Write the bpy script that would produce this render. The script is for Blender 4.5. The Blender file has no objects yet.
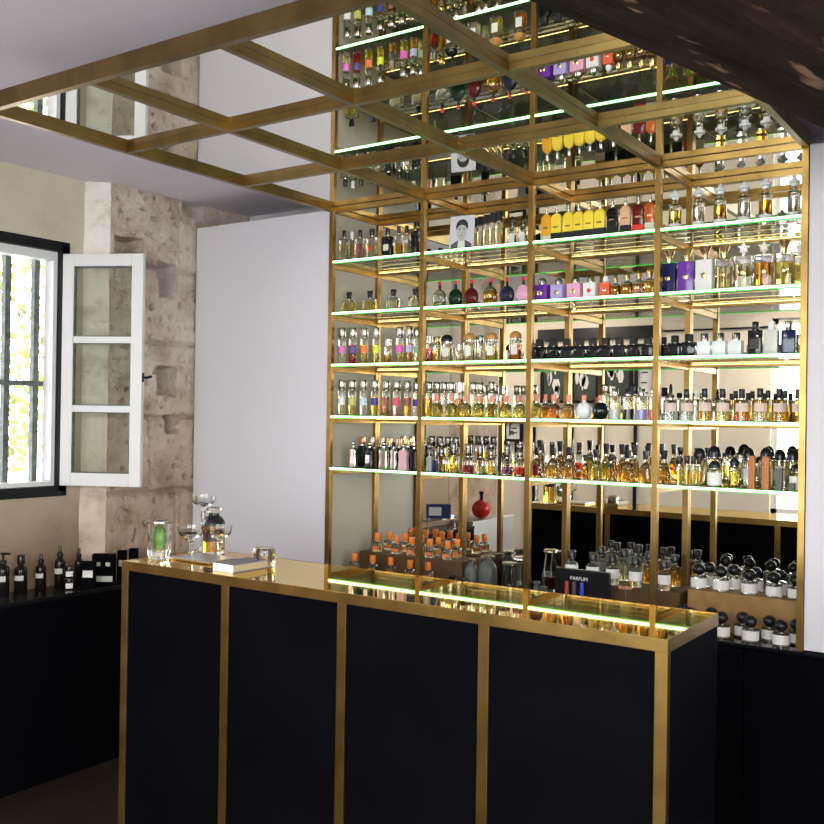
import bpy, bmesh, math, random
from mathutils import Vector, Matrix
random.seed(7)
sc = bpy.context.scene
COL = sc.collection
PI = math.pi

# ---------------------------------------------------------------- camera (metres; shelf front plane is Y=0, Z up)
W_ = 0.54
def N(v): return v*W_
def Z(v): return (v+3.697)*W_
FPX = 972.02
CAM = Vector((N(5.4777), N(-6.7324), Z(-0.627)))
yaw, pit, roll = 0.5983, 0.0046, 0.0147
fw = Vector((-math.sin(yaw)*math.cos(pit), math.cos(yaw)*math.cos(pit), math.sin(pit)))
rt = Vector((math.cos(yaw), math.sin(yaw), 0)); up = rt.cross(fw)
r2 = rt*math.cos(roll)+up*math.sin(roll); u2 = up*math.cos(roll)-rt*math.sin(roll)
def at(x, y, ax, v):
    d = fw + r2*((x-412)/FPX) - u2*((y-412)/FPX)
    return CAM + d*((v-CAM[ax])/d[ax])
def pr(P):
    d = Vector(P)-CAM; z = d.dot(fw)
    return 412+FPX*d.dot(r2)/z, 412-FPX*d.dot(u2)/z, FPX/z
def xat(px, Y, z):
    py = 400
    for _ in range(4):
        P = at(px, py, 1, Y); py = pr((P.x, Y, z))[1]
    return at(px, py, 1, Y).x
cd = bpy.data.cameras.new('camera'); cam = bpy.data.objects.new('camera', cd); COL.objects.link(cam)
cd.sensor_width = 36; cd.lens = 36*FPX/824; cd.clip_start = .02
m = Matrix((( r2.x, u2.x, -fw.x, CAM.x), (r2.y, u2.y, -fw.y, CAM.y), (r2.z, u2.z, -fw.z, CAM.z), (0,0,0,1)))
cam.matrix_world = m
sc.camera = cam

# ---------------------------------------------------------------- materials
MATS = {}
def newmat(name):
    m = bpy.data.materials.new(name); m.use_nodes = True
    nt = m.node_tree; b = nt.nodes['Principled BSDF']
    return m, nt, b
def pbr(name, col, rough=.5, metal=0., trans=0., ior=1.45, emis=None, es=0., spec=None, noise=None, bump=None, coat=0):
    m, nt, b = newmat(name)
    b.inputs['Base Color'].default_value = (*col, 1)
    b.inputs['Roughness'].default_value = rough
    b.inputs['Metallic'].default_value = metal
    b.inputs['Transmission Weight'].default_value = trans
    b.inputs['IOR'].default_value = ior
    if coat: b.inputs['Coat Weight'].default_value = coat
    if spec is not None: b.inputs['Specular IOR Level'].default_value = spec
    if emis: b.inputs['Emission Color'].default_value = (*emis, 1); b.inputs['Emission Strength'].default_value = es
    tc = nt.nodes.new('ShaderNodeTexCoord')
    if noise:                                            # (scale, amount)
        n = nt.nodes.new('ShaderNodeTexNoise'); n.inputs['Scale'].default_value = noise[0]; n.inputs['Detail'].default_value = 5
        r = nt.nodes.new('ShaderNodeValToRGB')
        lo = [max(0, c*(1-noise[1])) for c in col]; hi = [min(1, c*(1+noise[1])) for c in col]
        r.color_ramp.elements[0].position = .3; r.color_ramp.elements[1].position = .7
        r.color_ramp.elements[0].color = (*lo, 1); r.color_ramp.elements[1].color = (*hi, 1)
        nt.links.new(tc.outputs['Object'], n.inputs['Vector']); nt.links.new(n.outputs['Fac'], r.inputs['Fac'])
        nt.links.new(r.outputs['Color'], b.inputs['Base Color'])
    if bump:                                             # (scale, strength)
        n = nt.nodes.new('ShaderNodeTexNoise'); n.inputs['Scale'].default_value = bump[0]; n.inputs['Detail'].default_value = 6
        bp = nt.nodes.new('ShaderNodeBump'); bp.inputs['Strength'].default_value = bump[1]; bp.inputs['Distance'].default_value = .02
        nt.links.new(tc.outputs['Object'], n.inputs['Vector']); nt.links.new(n.outputs['Fac'], bp.inputs['Height'])
        nt.links.new(bp.outputs['Normal'], b.inputs['Normal'])
    MATS[name] = m
    return m
def emit(name, col, s):
    m = bpy.data.materials.new(name); m.use_nodes = True; nt = m.node_tree; nt.nodes.clear()
    e = nt.nodes.new('ShaderNodeEmission'); o = nt.nodes.new('ShaderNodeOutputMaterial')
    e.inputs['Color'].default_value = (*col, 1); e.inputs['Strength'].default_value = s
    nt.links.new(e.outputs[0], o.inputs[0]); MATS[name] = m; return m
def thin_glass(name, tint, ior=1.5):
    m = bpy.data.materials.new(name); m.use_nodes = True; nt = m.node_tree; nt.nodes.clear()
    t = nt.nodes.new('ShaderNodeBsdfTransparent'); g = nt.nodes.new('ShaderNodeBsdfGlossy'); mx = nt.nodes.new('ShaderNodeMixShader')
    f = nt.nodes.new('ShaderNodeFresnel'); f.inputs['IOR'].default_value = ior
    o = nt.nodes.new('ShaderNodeOutputMaterial')
    t.inputs['Color'].default_value = (*tint, 1); g.inputs['Roughness'].default_value = .0
    nt.links.new(f.outputs[0], mx.inputs[0]); nt.links.new(t.outputs[0], mx.inputs[1]); nt.links.new(g.outputs[0], mx.inputs[2])
    nt.links.new(mx.outputs[0], o.inputs[0]); MATS[name] = m; return m

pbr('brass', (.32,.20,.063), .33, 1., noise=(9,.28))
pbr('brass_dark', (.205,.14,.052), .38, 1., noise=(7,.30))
def polished(name, col, rough):
    m = bpy.data.materials.new(name); m.use_nodes = True; nt = m.node_tree; nt.nodes.clear()
    g = nt.nodes.new('ShaderNodeBsdfGlossy'); o = nt.nodes.new('ShaderNodeOutputMaterial')
    g.inputs['Color'].default_value = (*col, 1); g.inputs['Roughness'].default_value = rough
    nt.links.new(g.outputs[0], o.inputs[0]); MATS[name] = m
polished('brass_sheet', (.80,.64,.36), .03)
pbr('mirror', (.86,.86,.81), .0, 1.)
pbr('black_panel', (.0019,.0020,.0032), .6, noise=(3,.25), spec=.03)
pbr('white_board', (.66,.63,.68), .55)
pbr('grey_board', (.47,.42,.345), .55)
pbr('white_paint', (.68,.67,.66), .4)
pbr('cream_wall', (.74,.67,.56), .6)
pbr('dark_frame', (.006,.0065,.008), .45, spec=.25)
pbr('iron', (.10,.12,.10), .6, noise=(30,.5))
thin_glass('pane', (.93,.95,.92))
thin_glass('shelf_glass', (.90,.96,.91), 1.2)
def dust():
    nt = MATS['shelf_glass'].node_tree; o = [n for n in nt.nodes if n.type == 'OUTPUT_MATERIAL'][0]
    src = o.inputs[0].links[0].from_socket; d = nt.nodes.new('ShaderNodeBsdfDiffuse'); d.inputs['Color'].default_value = (.9,.9,.8,1)
    t = nt.nodes.new('ShaderNodeBsdfTranslucent'); t.inputs['Color'].default_value = (.9,.9,.8,1)
    a = nt.nodes.new('ShaderNodeAddShader'); m = nt.nodes.new('ShaderNodeMixShader'); m.inputs[0].default_value = .022
    nt.links.new(d.outputs[0], a.inputs[0]); nt.links.new(t.outputs[0], a.inputs[1])
    nt.links.new(src, m.inputs[1]); nt.links.new(a.outputs[0], m.inputs[2]); nt.links.new(m.outputs[0], o.inputs[0])
dust()
pbr('glass', (.97,.98,.97), .0, 0, 1., 1.45)
pbr('frost', (.9,.9,.88), .35, 0, .7, 1.4)
emit('led_core', (.86,1.,.82), 9.0)
emit('green_edge_glow', (.06,1.,.09), 3.0)  # green fringe of the lit glass edge, put in as emissive lines
emit('led_halo', (.05,1.,.08), .9)  # green glow under the glass edge, put in as an emissive strip
emit('led_warm', (1.,.70,.26), 6.0)
pbr('steel', (.50,.50,.52), .38, 1.)
pbr('black', (.012,.012,.014), .25)
pbr('black_matte', (.012,.012,.013), .6)
pbr('black_satin', (.008,.008,.009), .22, spec=.22)
pbr('black_glass', (.008,.009,.012), .06)
pbr('silver', (.60,.57,.52), .2, 1.)
pbr('gold', (.83,.60,.25), .2, 1.)
pbr('copper', (.80,.42,.28), .25, 1.)
pbr('white_cap', (.85,.84,.86), .3)
pbr('white_glass', (.80,.80,.84), .12)
pbr('cream', (.78,.72,.58), .5)
pbr('paper', (.78,.77,.76), .6)
pbr('label_white', (.80,.77,.75), .6)
pbr('label_pinkish', (.70,.52,.46), .6)
pbr('label_pink', (.75,.20,.55), .5)
pbr('label_purple', (.13,.07,.25), .5)
pbr('label_orange', (.85,.20,.05), .5)
pbr('label_lime', (.72,.82,.05), .5)
pbr('label_magenta', (.80,.12,.55), .5)
pbr('label_lilac', (.55,.50,.75), .5)
pbr('label_skyblue', (.55,.70,.80), .5)
pbr('label_crimson', (.75,.08,.15), .5)
pbr('label_brown', (.28,.10,.07), .5)
pbr('label_navy', (.05,.04,.25), .5)
pbr('label_olive', (.55,.52,.15), .5)
pbr('label_green', (.3,.5,.3), .5)
pbr('label_dark', (.05,.03,.03), .5)
pbr('orange_cap', (.85,.22,.03), .4)
pbr('red', (.75,.03,.02), .3)
pbr('deep_red', (.42,.015,.012), .2)
pbr('coral', (.80,.28,.18), .4)
pbr('wood_cap', (.50,.24,.07), .5, noise=(80,.3))
pbr('step_wood', (.10,.052,.018), .5, noise=(14,.25))
pbr('step_golden', (.30,.165,.055), .45, noise=(14,.25))
pbr('gunmetal', (.20,.19,.18), .25, 1.)
pbr('purple_g', (.14,.03,.33), .12)
pbr('lilac_g', (.48,.38,.78), .15)
pbr('pink_g', (.80,.38,.58), .18)
pbr('white_g', (.82,.78,.78), .15)
pbr('red_g', (.80,.12,.06), .15)
pbr('navy_g', (.012,.018,.09), .1)
pbr('green_g', (.003,.018,.010), .06)
pbr('dkred_g', (.085,.004,.006), .06)
pbr('plum_g', (.016,.014,.042), .06)
pbr('rose_g', (.72,.42,.50), .3)
pbr('grey_g', (.42,.42,.40), .25)
pbr('stone_grey', (.115,.12,.105), .45)
pbr('yellow_gel', (.90,.66,.06), .12)
pbr('amber_gel', (.85,.42,.03), .12)
pbr('peach_gel', (.72,.42,.28), .15)
pbr('red_gel', (.13,.008,.008), .08)
pbr('orange_gel', (.55,.10,.012), .1)
pbr('leather_tan', (.45,.14,.04), .5)
pbr('leather_grey', (.10,.085,.085), .5)
pbr('two_grey', (.62,.60,.55), .2)
pbr('two_blue', (.36,.36,.66), .2)
pbr('lipstick_red', (.35,.03,.025), .3)
pbr('lipstick_blue', (.02,.06,.5), .3)
pbr('lipstick_dark', (.06,.05,.05), .3)
pbr('dried', (.55,.25,.13), .7)
pbr('green_fruit', (.10,.24,.03), .3, noise=(12,.4))
pbr('book_grey', (.22,.20,.20), .6)
pbr('box_blue', (.02,.035,.14), .4)
pbr('hair', (.03,.03,.03), .6); pbr('skin_print', (.48,.47,.48), .6); pbr('suit_print', (.09,.09,.10), .6); pbr('bg_print', (.62,.59,.66), .6)
pbr('page_tan', (.42,.32,.18), .6)
pbr('tray_metal', (.62,.64,.68), .35, .8)
pbr('wick', (.12,.07,.05), .6)
for nm, c in dict(amber=(.88,.50,.06), yellow=(.92,.76,.16), pale=(.95,.90,.60), red=(.70,.06,.03), darkred=(.32,.03,.03),
                  orange=(.90,.30,.04), purple=(.35,.14,.30), brown=(.42,.15,.03), honey=(.85,.42,.05), rosey=(.85,.45,.40), clear=(.93,.95,.90)).items():
    pbr('liq_'+nm, c, .0, 0, .92, 1.33)

def floor_mat():
    m, nt, b = newmat('floor_wood'); L = nt.links.new
    tc = nt.nodes.new('ShaderNodeTexCoord'); br = nt.nodes.new('ShaderNodeTexBrick')
    br.inputs['Scale'].default_value = 1.; br.inputs['Brick Width'].default_value = 1.4; br.inputs['Row Height'].default_value = .14
    br.inputs['Mortar Size'].default_value = .003
    br.inputs['Color1'].default_value = (.026,.018,.014,1); br.inputs['Color2'].default_value = (.034,.024,.018,1); br.inputs['Mortar'].default_value = (.02,.014,.01,1)
    L(tc.outputs['Object'], br.inputs['Vector']); L(br.outputs['Color'], b.inputs['Base Color']); b.inputs['Roughness'].default_value = .3
    MATS['floor_wood'] = m
floor_mat()
def stone_mat(name, cols, sc1, bump, dist, low=(.80,.68,.58), zr=(1.05,1.9)):
    m, nt, b = newmat(name); L = nt.links.new
    tc = nt.nodes.new('ShaderNodeTexCoord')
    n1 = nt.nodes.new('ShaderNodeTexNoise'); n1.inputs['Scale'].default_value = sc1; n1.inputs['Detail'].default_value = 8; n1.inputs['Roughness'].default_value = .65
    r = nt.nodes.new('ShaderNodeValToRGB'); e = r.color_ramp.elements
    e[0].position = .35; e[0].color = (*cols[0], 1); e[1].position = .65; e[1].color = (*cols[2], 1)
    x = e.new(.5); x.color = (*cols[1], 1)
    n2 = nt.nodes.new('ShaderNodeTexNoise'); n2.inputs['Scale'].default_value = 38; n2.inputs['Detail'].default_value = 8; n2.inputs['Roughness'].default_value = .7
    bp = nt.nodes.new('ShaderNodeBump'); bp.inputs['Strength'].default_value = bump; bp.inputs['Distance'].default_value = dist
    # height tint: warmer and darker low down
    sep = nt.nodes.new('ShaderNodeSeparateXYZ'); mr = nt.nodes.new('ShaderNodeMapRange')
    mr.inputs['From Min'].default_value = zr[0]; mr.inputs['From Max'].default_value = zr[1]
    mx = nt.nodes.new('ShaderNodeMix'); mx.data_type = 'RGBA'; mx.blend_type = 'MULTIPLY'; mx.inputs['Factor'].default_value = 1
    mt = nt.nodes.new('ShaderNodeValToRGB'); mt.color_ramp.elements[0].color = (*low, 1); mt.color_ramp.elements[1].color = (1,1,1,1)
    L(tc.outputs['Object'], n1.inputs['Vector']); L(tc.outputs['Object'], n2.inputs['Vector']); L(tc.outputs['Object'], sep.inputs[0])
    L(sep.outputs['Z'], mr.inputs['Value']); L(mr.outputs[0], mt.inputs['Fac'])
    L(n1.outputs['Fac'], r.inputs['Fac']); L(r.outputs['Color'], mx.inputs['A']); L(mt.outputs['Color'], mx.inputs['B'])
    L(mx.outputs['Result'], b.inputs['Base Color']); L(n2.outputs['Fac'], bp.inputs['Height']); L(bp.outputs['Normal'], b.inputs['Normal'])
    b.inputs['Roughness'].default_value = .9; b.inputs['Specular IOR Level'].default_value = .2
    MATS[name] = m
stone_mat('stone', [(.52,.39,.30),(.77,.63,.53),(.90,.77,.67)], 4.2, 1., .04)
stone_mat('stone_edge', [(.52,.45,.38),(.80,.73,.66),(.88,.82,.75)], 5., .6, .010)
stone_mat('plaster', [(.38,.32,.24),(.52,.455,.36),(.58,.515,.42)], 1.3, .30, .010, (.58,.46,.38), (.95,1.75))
def ceil_mat():
    pbr('ceiling', (.78,.72,.80), .8, bump=(6,.10))
ceil_mat()
def beam_mat():
    m, nt, b = newmat('old_timber'); L = nt.links.new; NN = nt.nodes.new
    tc = NN('ShaderNodeTexCoord')
    def noise(scale, sc, det=8, rough=.65):
        mp = NN('ShaderNodeMapping'); mp.inputs['Scale'].default_value = scale
        n = NN('ShaderNodeTexNoise'); n.inputs['Scale'].default_value = sc; n.inputs['Detail'].default_value = det; n.inputs['Roughness'].default_value = rough
        L(tc.outputs['Object'], mp.inputs[0]); L(mp.outputs[0], n.inputs['Vector']); return n.outputs['Fac']
    def ramp(f, stops):
        r = NN('ShaderNodeValToRGB'); e = r.color_ramp.elements
        e[0].position, e[0].color = stops[0][0], (*stops[0][1], 1); e[1].position, e[1].color = stops[-1][0], (*stops[-1][1], 1)
        for p, c in stops[1:-1]: x = e.new(p); x.color = (*c, 1)
        L(f, r.inputs['Fac']); return r.outputs['Color']
    def mix(f, a, c):
        x = NN('ShaderNodeMix'); x.data_type = 'RGBA'; L(f, x.inputs['Factor']); L(a, x.inputs['A']); L(c, x.inputs['B']); return x.outputs['Result']
    grain = ramp(noise((8, .7, 8), 2.5), [(.3, (.007,.003,.002)), (.55, (.028,.0125,.007)), (.75, (.075,.034,.019))])
    red = ramp(noise((3, 1.5, 3), 3.), [(.3, (.05,.017,.009)), (.7, (.17,.062,.03))])
    tan = ramp(noise((5, 2, 5), 4.), [(.3, (.20,.10,.05)), (.7, (.52,.33,.20))])
    sep = NN('ShaderNodeSeparateXYZ'); L(tc.outputs['Object'], sep.inputs[0])
    mr = NN('ShaderNodeMapRange'); mr.inputs['From Min'].default_value = .22; mr.inputs['From Max'].default_value = .42; L(sep.outputs['X'], mr.inputs['Value'])
    g = NN('ShaderNodeMath'); g.operation = 'MULTIPLY'; L(mr.outputs[0], g.inputs[0])
    L(ramp(noise((2, 1, 2), 2.2), [(.40, (0,0,0)), (.62, (1,1,1))]), g.inputs[1])
    c = mix(g.outputs[0], grain, red)
    fleck = ramp(noise((6.5, 1.1, 6.5), 1.9, 4, .55), [(.59, (0,0,0)), (.645, (1,1,1))])
    c = mix(fleck, c, tan)
    L(c, b.inputs['Base Color']); b.inputs['Roughness'].default_value = .85; b.inputs['Specular IOR Level'].default_value = .12
    bp = NN('ShaderNodeBump'); bp.inputs['Strength'].default_value = 1.; bp.inputs['Distance'].default_value = .05
    L(noise((7, 1.1, 7), 4., 9, .7), bp.inputs['Height']); L(bp.outputs['Normal'], b.inputs['Normal'])
    MATS['old_timber'] = m
beam_mat()
def leaf_mat():
    pbr('leaf', (.26,.31,.09), .6, noise=(5,.5))
leaf_mat()

# ---------------------------------------------------------------- mesh helpers
class MB:
    def __init__(s): s.bm = bmesh.new()
    def box(s, a, b, bev=0, mi=0):
        a, b = Vector(a), Vector(b)
        lo = Vector((min(a.x,b.x),min(a.y,b.y),min(a.z,b.z))); hi = Vector((max(a.x,b.x),max(a.y,b.y),max(a.z,b.z)))
        r = bmesh.ops.create_cube(s.bm, size=1)
        vs = r['verts']
        for v in vs: v.co = Vector(((lo.x+hi.x)/2+v.co.x*(hi.x-lo.x),(lo.y+hi.y)/2+v.co.y*(hi.y-lo.y),(lo.z+hi.z)/2+v.co.z*(hi.z-lo.z)))
        fs = {f for v in vs for f in v.link_faces}
        for f in fs: f.material_index = mi
        if bev:
            es = list({e for v in vs for e in v.link_edges})
            bmesh.ops.bevel(s.bm, geom=es, offset=bev, segments=2, affect='EDGES', profile=.5)
        return s
    def loft(s, rings, n=6, cx=0, cy=0, mi=0):
        """rings: (z, hx, hy, corner 0..1) -> rounded rectangle sections joined into a closed skin"""
        prev = None; first = None
        for (z, hx, hy, c) in rings:
            r = max(1e-5, c*min(hx, hy)); vs = []
            for q in range(4):
                ox = (hx-r)*(1 if q in (0,3) else -1); oy = (hy-r)*(1 if q in (0,1) else -1)
                for k in range(n):
                    a = q*PI/2 + (PI/2)*k/(n-1)*(1 if n > 1 else 0)
                    vs.append(s.bm.verts.new((cx+ox+r*math.cos(a), cy+oy+r*math.sin(a), z)))
            if prev:
                L = len(vs)
                for i in range(L):
                    f = s.bm.faces.new((prev[i], prev[(i+1) % L], vs[(i+1) % L], vs[i])); f.material_index = mi
            else: first = vs
            prev = vs
        f = s.bm.faces.new(list(reversed(first))); f.material_index = mi
        f = s.bm.faces.new(prev); f.material_index = mi
        return s
    def lathe(s, prof, seg=24, cx=0, cy=0, mi=0, closed=True):
        rows = []
        for (r, z) in prof:
            if r < 1e-6: rows.append([s.bm.verts.new((cx, cy, z))])
            else: rows.append([s.bm.verts.new((cx+r*math.cos(2*PI*k/seg), cy+r*math.sin(2*PI*k/seg), z)) for k in range(seg)])
        for a, b in zip(rows, rows[1:]):
            for k in range(seg):
                k2 = (k+1) % seg
                if len(a) == 1 and len(b) == 1: continue
                if len(a) == 1: f = s.bm.faces.new((a[0], b[k2], b[k]))
                elif len(b) == 1: f = s.bm.faces.new((a[k], a[k2], b[0]))
                else: f = s.bm.faces.new((a[k], a[k2], b[k2], b[k]))
                f.material_index = mi
        if closed:
            if len(rows[0]) > 1: s.bm.faces.new(list(reversed(rows[0]))).material_index = mi
            if len(rows[-1]) > 1: s.bm.faces.new(rows[-1]).material_index = mi
        return s
    def poly(s, pts, mi=0):
        s.bm.faces.new([s.bm.verts.new(p) for p in pts]).material_index = mi; return s
    def tube(s, pts, rad, seg=8):
        pts = [Vector(p) for p in pts]; prev = None
        for i, p in enumerate(pts):
            t = (pts[min(i+1, len(pts)-1)]-pts[max(i-1, 0)]).normalized()
            a = t.orthogonal().normalized() if prev is None else (lastA - t*lastA.dot(t)).normalized()
            lastA = a; b = t.cross(a)
            vs = [s.bm.verts.new(p+(a*math.cos(2*PI*k/seg)+b*math.sin(2*PI*k/seg))*rad) for k in range(seg)]
            if prev:
                for k in range(seg): s.bm.faces.new((prev[k], prev[(k+1) % seg], vs[(k+1) % seg], vs[k]))
            else: s.bm.faces.new(list(reversed(vs)))
            prev = vs
        s.bm.faces.new(prev); return s
    def xf(s, M):
        bmesh.ops.transform(s.bm, matrix=M, verts=s.bm.verts); return s
    def build(s, name, mats, parent=None, smooth=None):
        bmesh.ops.recalc_face_normals(s.bm, faces=s.bm.faces)
        me = bpy.data.meshes.new(name); s.bm.to_mesh(me); s.bm.free()
        if not isinstance(mats, (list, tuple)): mats = [mats]
        for mm in mats: me.materials.append(MATS[mm] if isinstance(mm, str) else mm)
        if smooth is not None:
            me.polygons.foreach_set('use_smooth', [True]*len(me.polygons)); me.set_sharp_from_angle(angle=math.radians(smooth))
        o = bpy.data.objects.new(name, me); COL.objects.link(o)
        if parent is not None: o.parent = parent
        return o
def tag(o, label=None, cat=None, group=None, kind=None):
    if label: o['label'] = label
    if cat: o['category'] = cat
    if group: o['group'] = group
    if kind: o['kind'] = kind
    return o
def empty(name, loc, rz=0, label=None, cat=None, group=None):
    o = bpy.data.objects.new(name, None); o.empty_display_size = .05; COL.objects.link(o)
    o.location = loc; o.rotation_euler = (0, 0, rz)
    return tag(o, label, cat, group)
def struct(name, mb, mat, label=None, smooth=None):
    o = mb.build(name, mat, smooth=smooth); o['kind'] = 'structure'
    if label: o['label'] = label
    return o

# ---------------------------------------------------------------- main dimensions
XU = [0, N(.9751), N(1.9837), N(3.0001), N(4)]
DP = N(.6976)
LZ = [Z(.7343-.4579*k) for k in range(5)]
Z0 = Z(1.1797)
CB = [N(-3.3321), N(-2.2633), N(-1.113), 0]
GK = .813                                      # the counter stands nearer than the shelves' plane
def gx(v): return CAM.x+GK*(v-CAM.x)
def gy(v): return CAM.y+GK*(v-CAM.y)
KX0, KX1, KY0, KY1, KZ = gx(N(-.8237)), gx(N(3.6694)), gy(N(-1.5881)), gy(N(-.6812)), CAM.z+GK*(Z(-1.8173)-CAM.z)
CEIL = 2.78
XWALL = -1.042; XPIER = -.94; YPIER = -.55
YB = DP+.03; YF = -4.95; XR = 4.6; XL2 = -3.4; YRET = -2.75
BZ = .845

# ---------------------------------------------------------------- room shell
struct('floor', MB().box((XL2-.3, YF-.3, -.1), (XR+.3, YB+.3, 0)), 'floor_wood')
struct('ceiling', MB().box((XL2-.3, YF-.3, CEIL), (XR+.3, YB+.3, CEIL+.1)), 'ceiling')
struct('wall_back', MB().box((XWALL-.3, YB, 0), (XR+.3, YB+.15, CEIL)), 'white_board')
RY0, RY1, RZ0, RZ1 = -4.7, -1.6, .85, 2.6
struct('wall_right', MB().box((XR, YF-.2, 0), (XR+.15, RY0, CEIL)).box((XR, RY1, 0), (XR+.15, YB, CEIL)).box((XR, RY0, 0), (XR+.15, RY1, RZ0)).box((XR, RY0, RZ1), (XR+.15, RY1, CEIL)), 'white_board')
# left wall with the window hole
WY0, WY1, WZ0, WZ1 = -1.62, -.735, 1.275, 2.445
mb = MB()
XO = XWALL-.15
mb.box((XO, YRET, 0), (XWALL, YPIER+.01, WZ0)).box((XO, YRET, WZ1), (XWALL, YPIER+.01, CEIL)).box((XO, YPIER+.01, 0), (XWALL-.06, YB, WZ0)).box((XO, YPIER+.01, WZ1), (XWALL-.06, YB, CEIL)).box((XO, YRET, WZ0), (XWALL, WY0, WZ1)).box((XO, WY1, WZ0), (XWALL, YPIER+.01, WZ1)).box((XO, YPIER+.01, WZ0), (XWALL-.06, YB, WZ1))
struct('wall_left', mb, 'plaster')
struct('wall_left_2', MB().box((XWALL+.0002, YRET+.001, 0), (XWALL+.0035, -2.0, CEIL)), 'stone')
struct('wall_return', MB().box((XL2, YRET, 0), (XO, YRET+.15, CEIL)), 'white_board')
struct('wall_far_left', MB().box((XL2-.15, YF, 0), (XL2, YRET+.15, CEIL)), 'white_board')
# wall behind the camera with a shop window and a glazed door
SX0, SX1, SZ0, SZ1 = .62, 3.6, .80, 2.62
DX0, DX1, DZ1 = -1.85, -.75, 2.2
mb = MB()
y0, y1 = YF-.2, YF
mb.box((XL2, y0, 0), (SX0, y1, CEIL))
mb.box((SX0, y0, 0), (SX1, y1, SZ0)).box((SX0, y0, SZ1), (SX1, y1, CEIL)).box((SX1, y0, 0), (XR, y1, CEIL))
struct('wall_front', mb, 'cream_wall')

# stone pier: a displaced block face with joints and putlog holes
def pier():
    bm = bmesh.new()
    ny, nz = 200, 500
    ya, yb = YPIER, YB-.002
    import mathutils
    nz_ = mathutils.noise
    def yz(px, py): P = at(px, py, 0, XPIER); return P.y, P.z
    holes = []
    for (x0, yy0, x1, yy1, dep) in [(158,266,176,296,.15),(157,368,175,395,.14),(165,416,176,433,.13),(116,240,142,252,.13),(184,196,204,214,.08),(120,205,124,212,.03)]:
        a = yz(x0, yy1); b = yz(x1, yy0); holes.append((a[0], b[0], a[1], b[1], dep))
    joints_z = [yz(160, 268)[1], yz(160, 343)[1], yz(168, 417)[1], yz(150, 492)[1], yz(150, 560)[1], .62, .32]
    joints_y = [(yz(180, 230)[0], joints_z[0], CEIL), (yz(150, 450)[0], joints_z[3], joints_z[2]), (yz(176,520)[0], joints_z[4], joints_z[3])]
    vs = []
    for j in range(nz+1):
        row = []
        for i in range(ny+1):
            y = ya+(yb-ya)*i/ny; z = CEIL*j/nz
            n = nz_.fractal(Vector((y*5, z*5, 3.1)), 1., 2., 5)
            n2 = nz_.noise(Vector((y*14, z*14, 7.)))
            d = .011*n + .008*n2
            wob = .010*nz_.noise(Vector((y*6, z*3, 1.)))
            for jz in joints_z:
                t = abs(z-jz-wob*1.6)/.010
                if t < 1.6: d -= .026*math.exp(-t*t)
            for (jy, za, zb) in joints_y:
                if za < z < zb:
                    t = abs(y-jy-wob)/.007
                    if t < 2: d -= .012*math.exp(-t*t)
            for (a, b, c, e, dep) in holes:
                my, mz = (b-a)/2, (e-c)/2
                q = max(abs(y-(a+b)/2+wob)/my, abs(z-(c+e)/2+wob*.8)/mz)
                if q < 1.08: d -= dep*min(1, max(0, (1.08-q)/.12))
            if z < joints_z[3]: d += .006*nz_.noise(Vector((y*25, z*25, 2.)))
            n3 = nz_.noise(Vector((y*33, z*33, 5.)))
            if n3 > .33: d -= .035*(n3-.33)/.3
            d += .0025*nz_.noise(Vector((y*60, z*60, 9.)))
            edge = min(1, (y-ya)/.02); d = d*edge - (1-edge)*.006*(1+n)
            row.append(bm.verts.new((XPIER+d, y, z)))
        vs.append(row)
    for j in range(nz):
        for i in range(ny): bm.faces.new((vs[j][i], vs[j][i+1], vs[j+1][i+1], vs[j+1][i]))
    # side face turned towards the room
    prev = None
    for j in range(nz+1):
        v0 = vs[j][0]; z = v0.co.z
        w = bm.verts.new((XWALL-.01, ya-.088+.012*nz_.noise(Vector((3, 2, z*4))), z))
        if prev:
            f = bm.faces.new((prev[0], v0, w, prev[1])) if False else bm.faces.new((prev[1], prev[0], v0, w)); f.material_index = 1
        prev = (v0, w)
    me = bpy.data.meshes.new('wall_pier'); bm.normal_update(); bm.to_mesh(me); bm.free()
    me.materials.append(MATS['stone']); me.materials.append(MATS['stone_edge'])
    me.polygons.foreach_set('use_smooth', [True]*len(me.polygons)); me.set_sharp_from_angle(angle=math.radians(50))
    o = bpy.data.objects.new('wall_pier', me); COL.objects.link(o); o['kind'] = 'structure'
    return o
pier()

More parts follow.
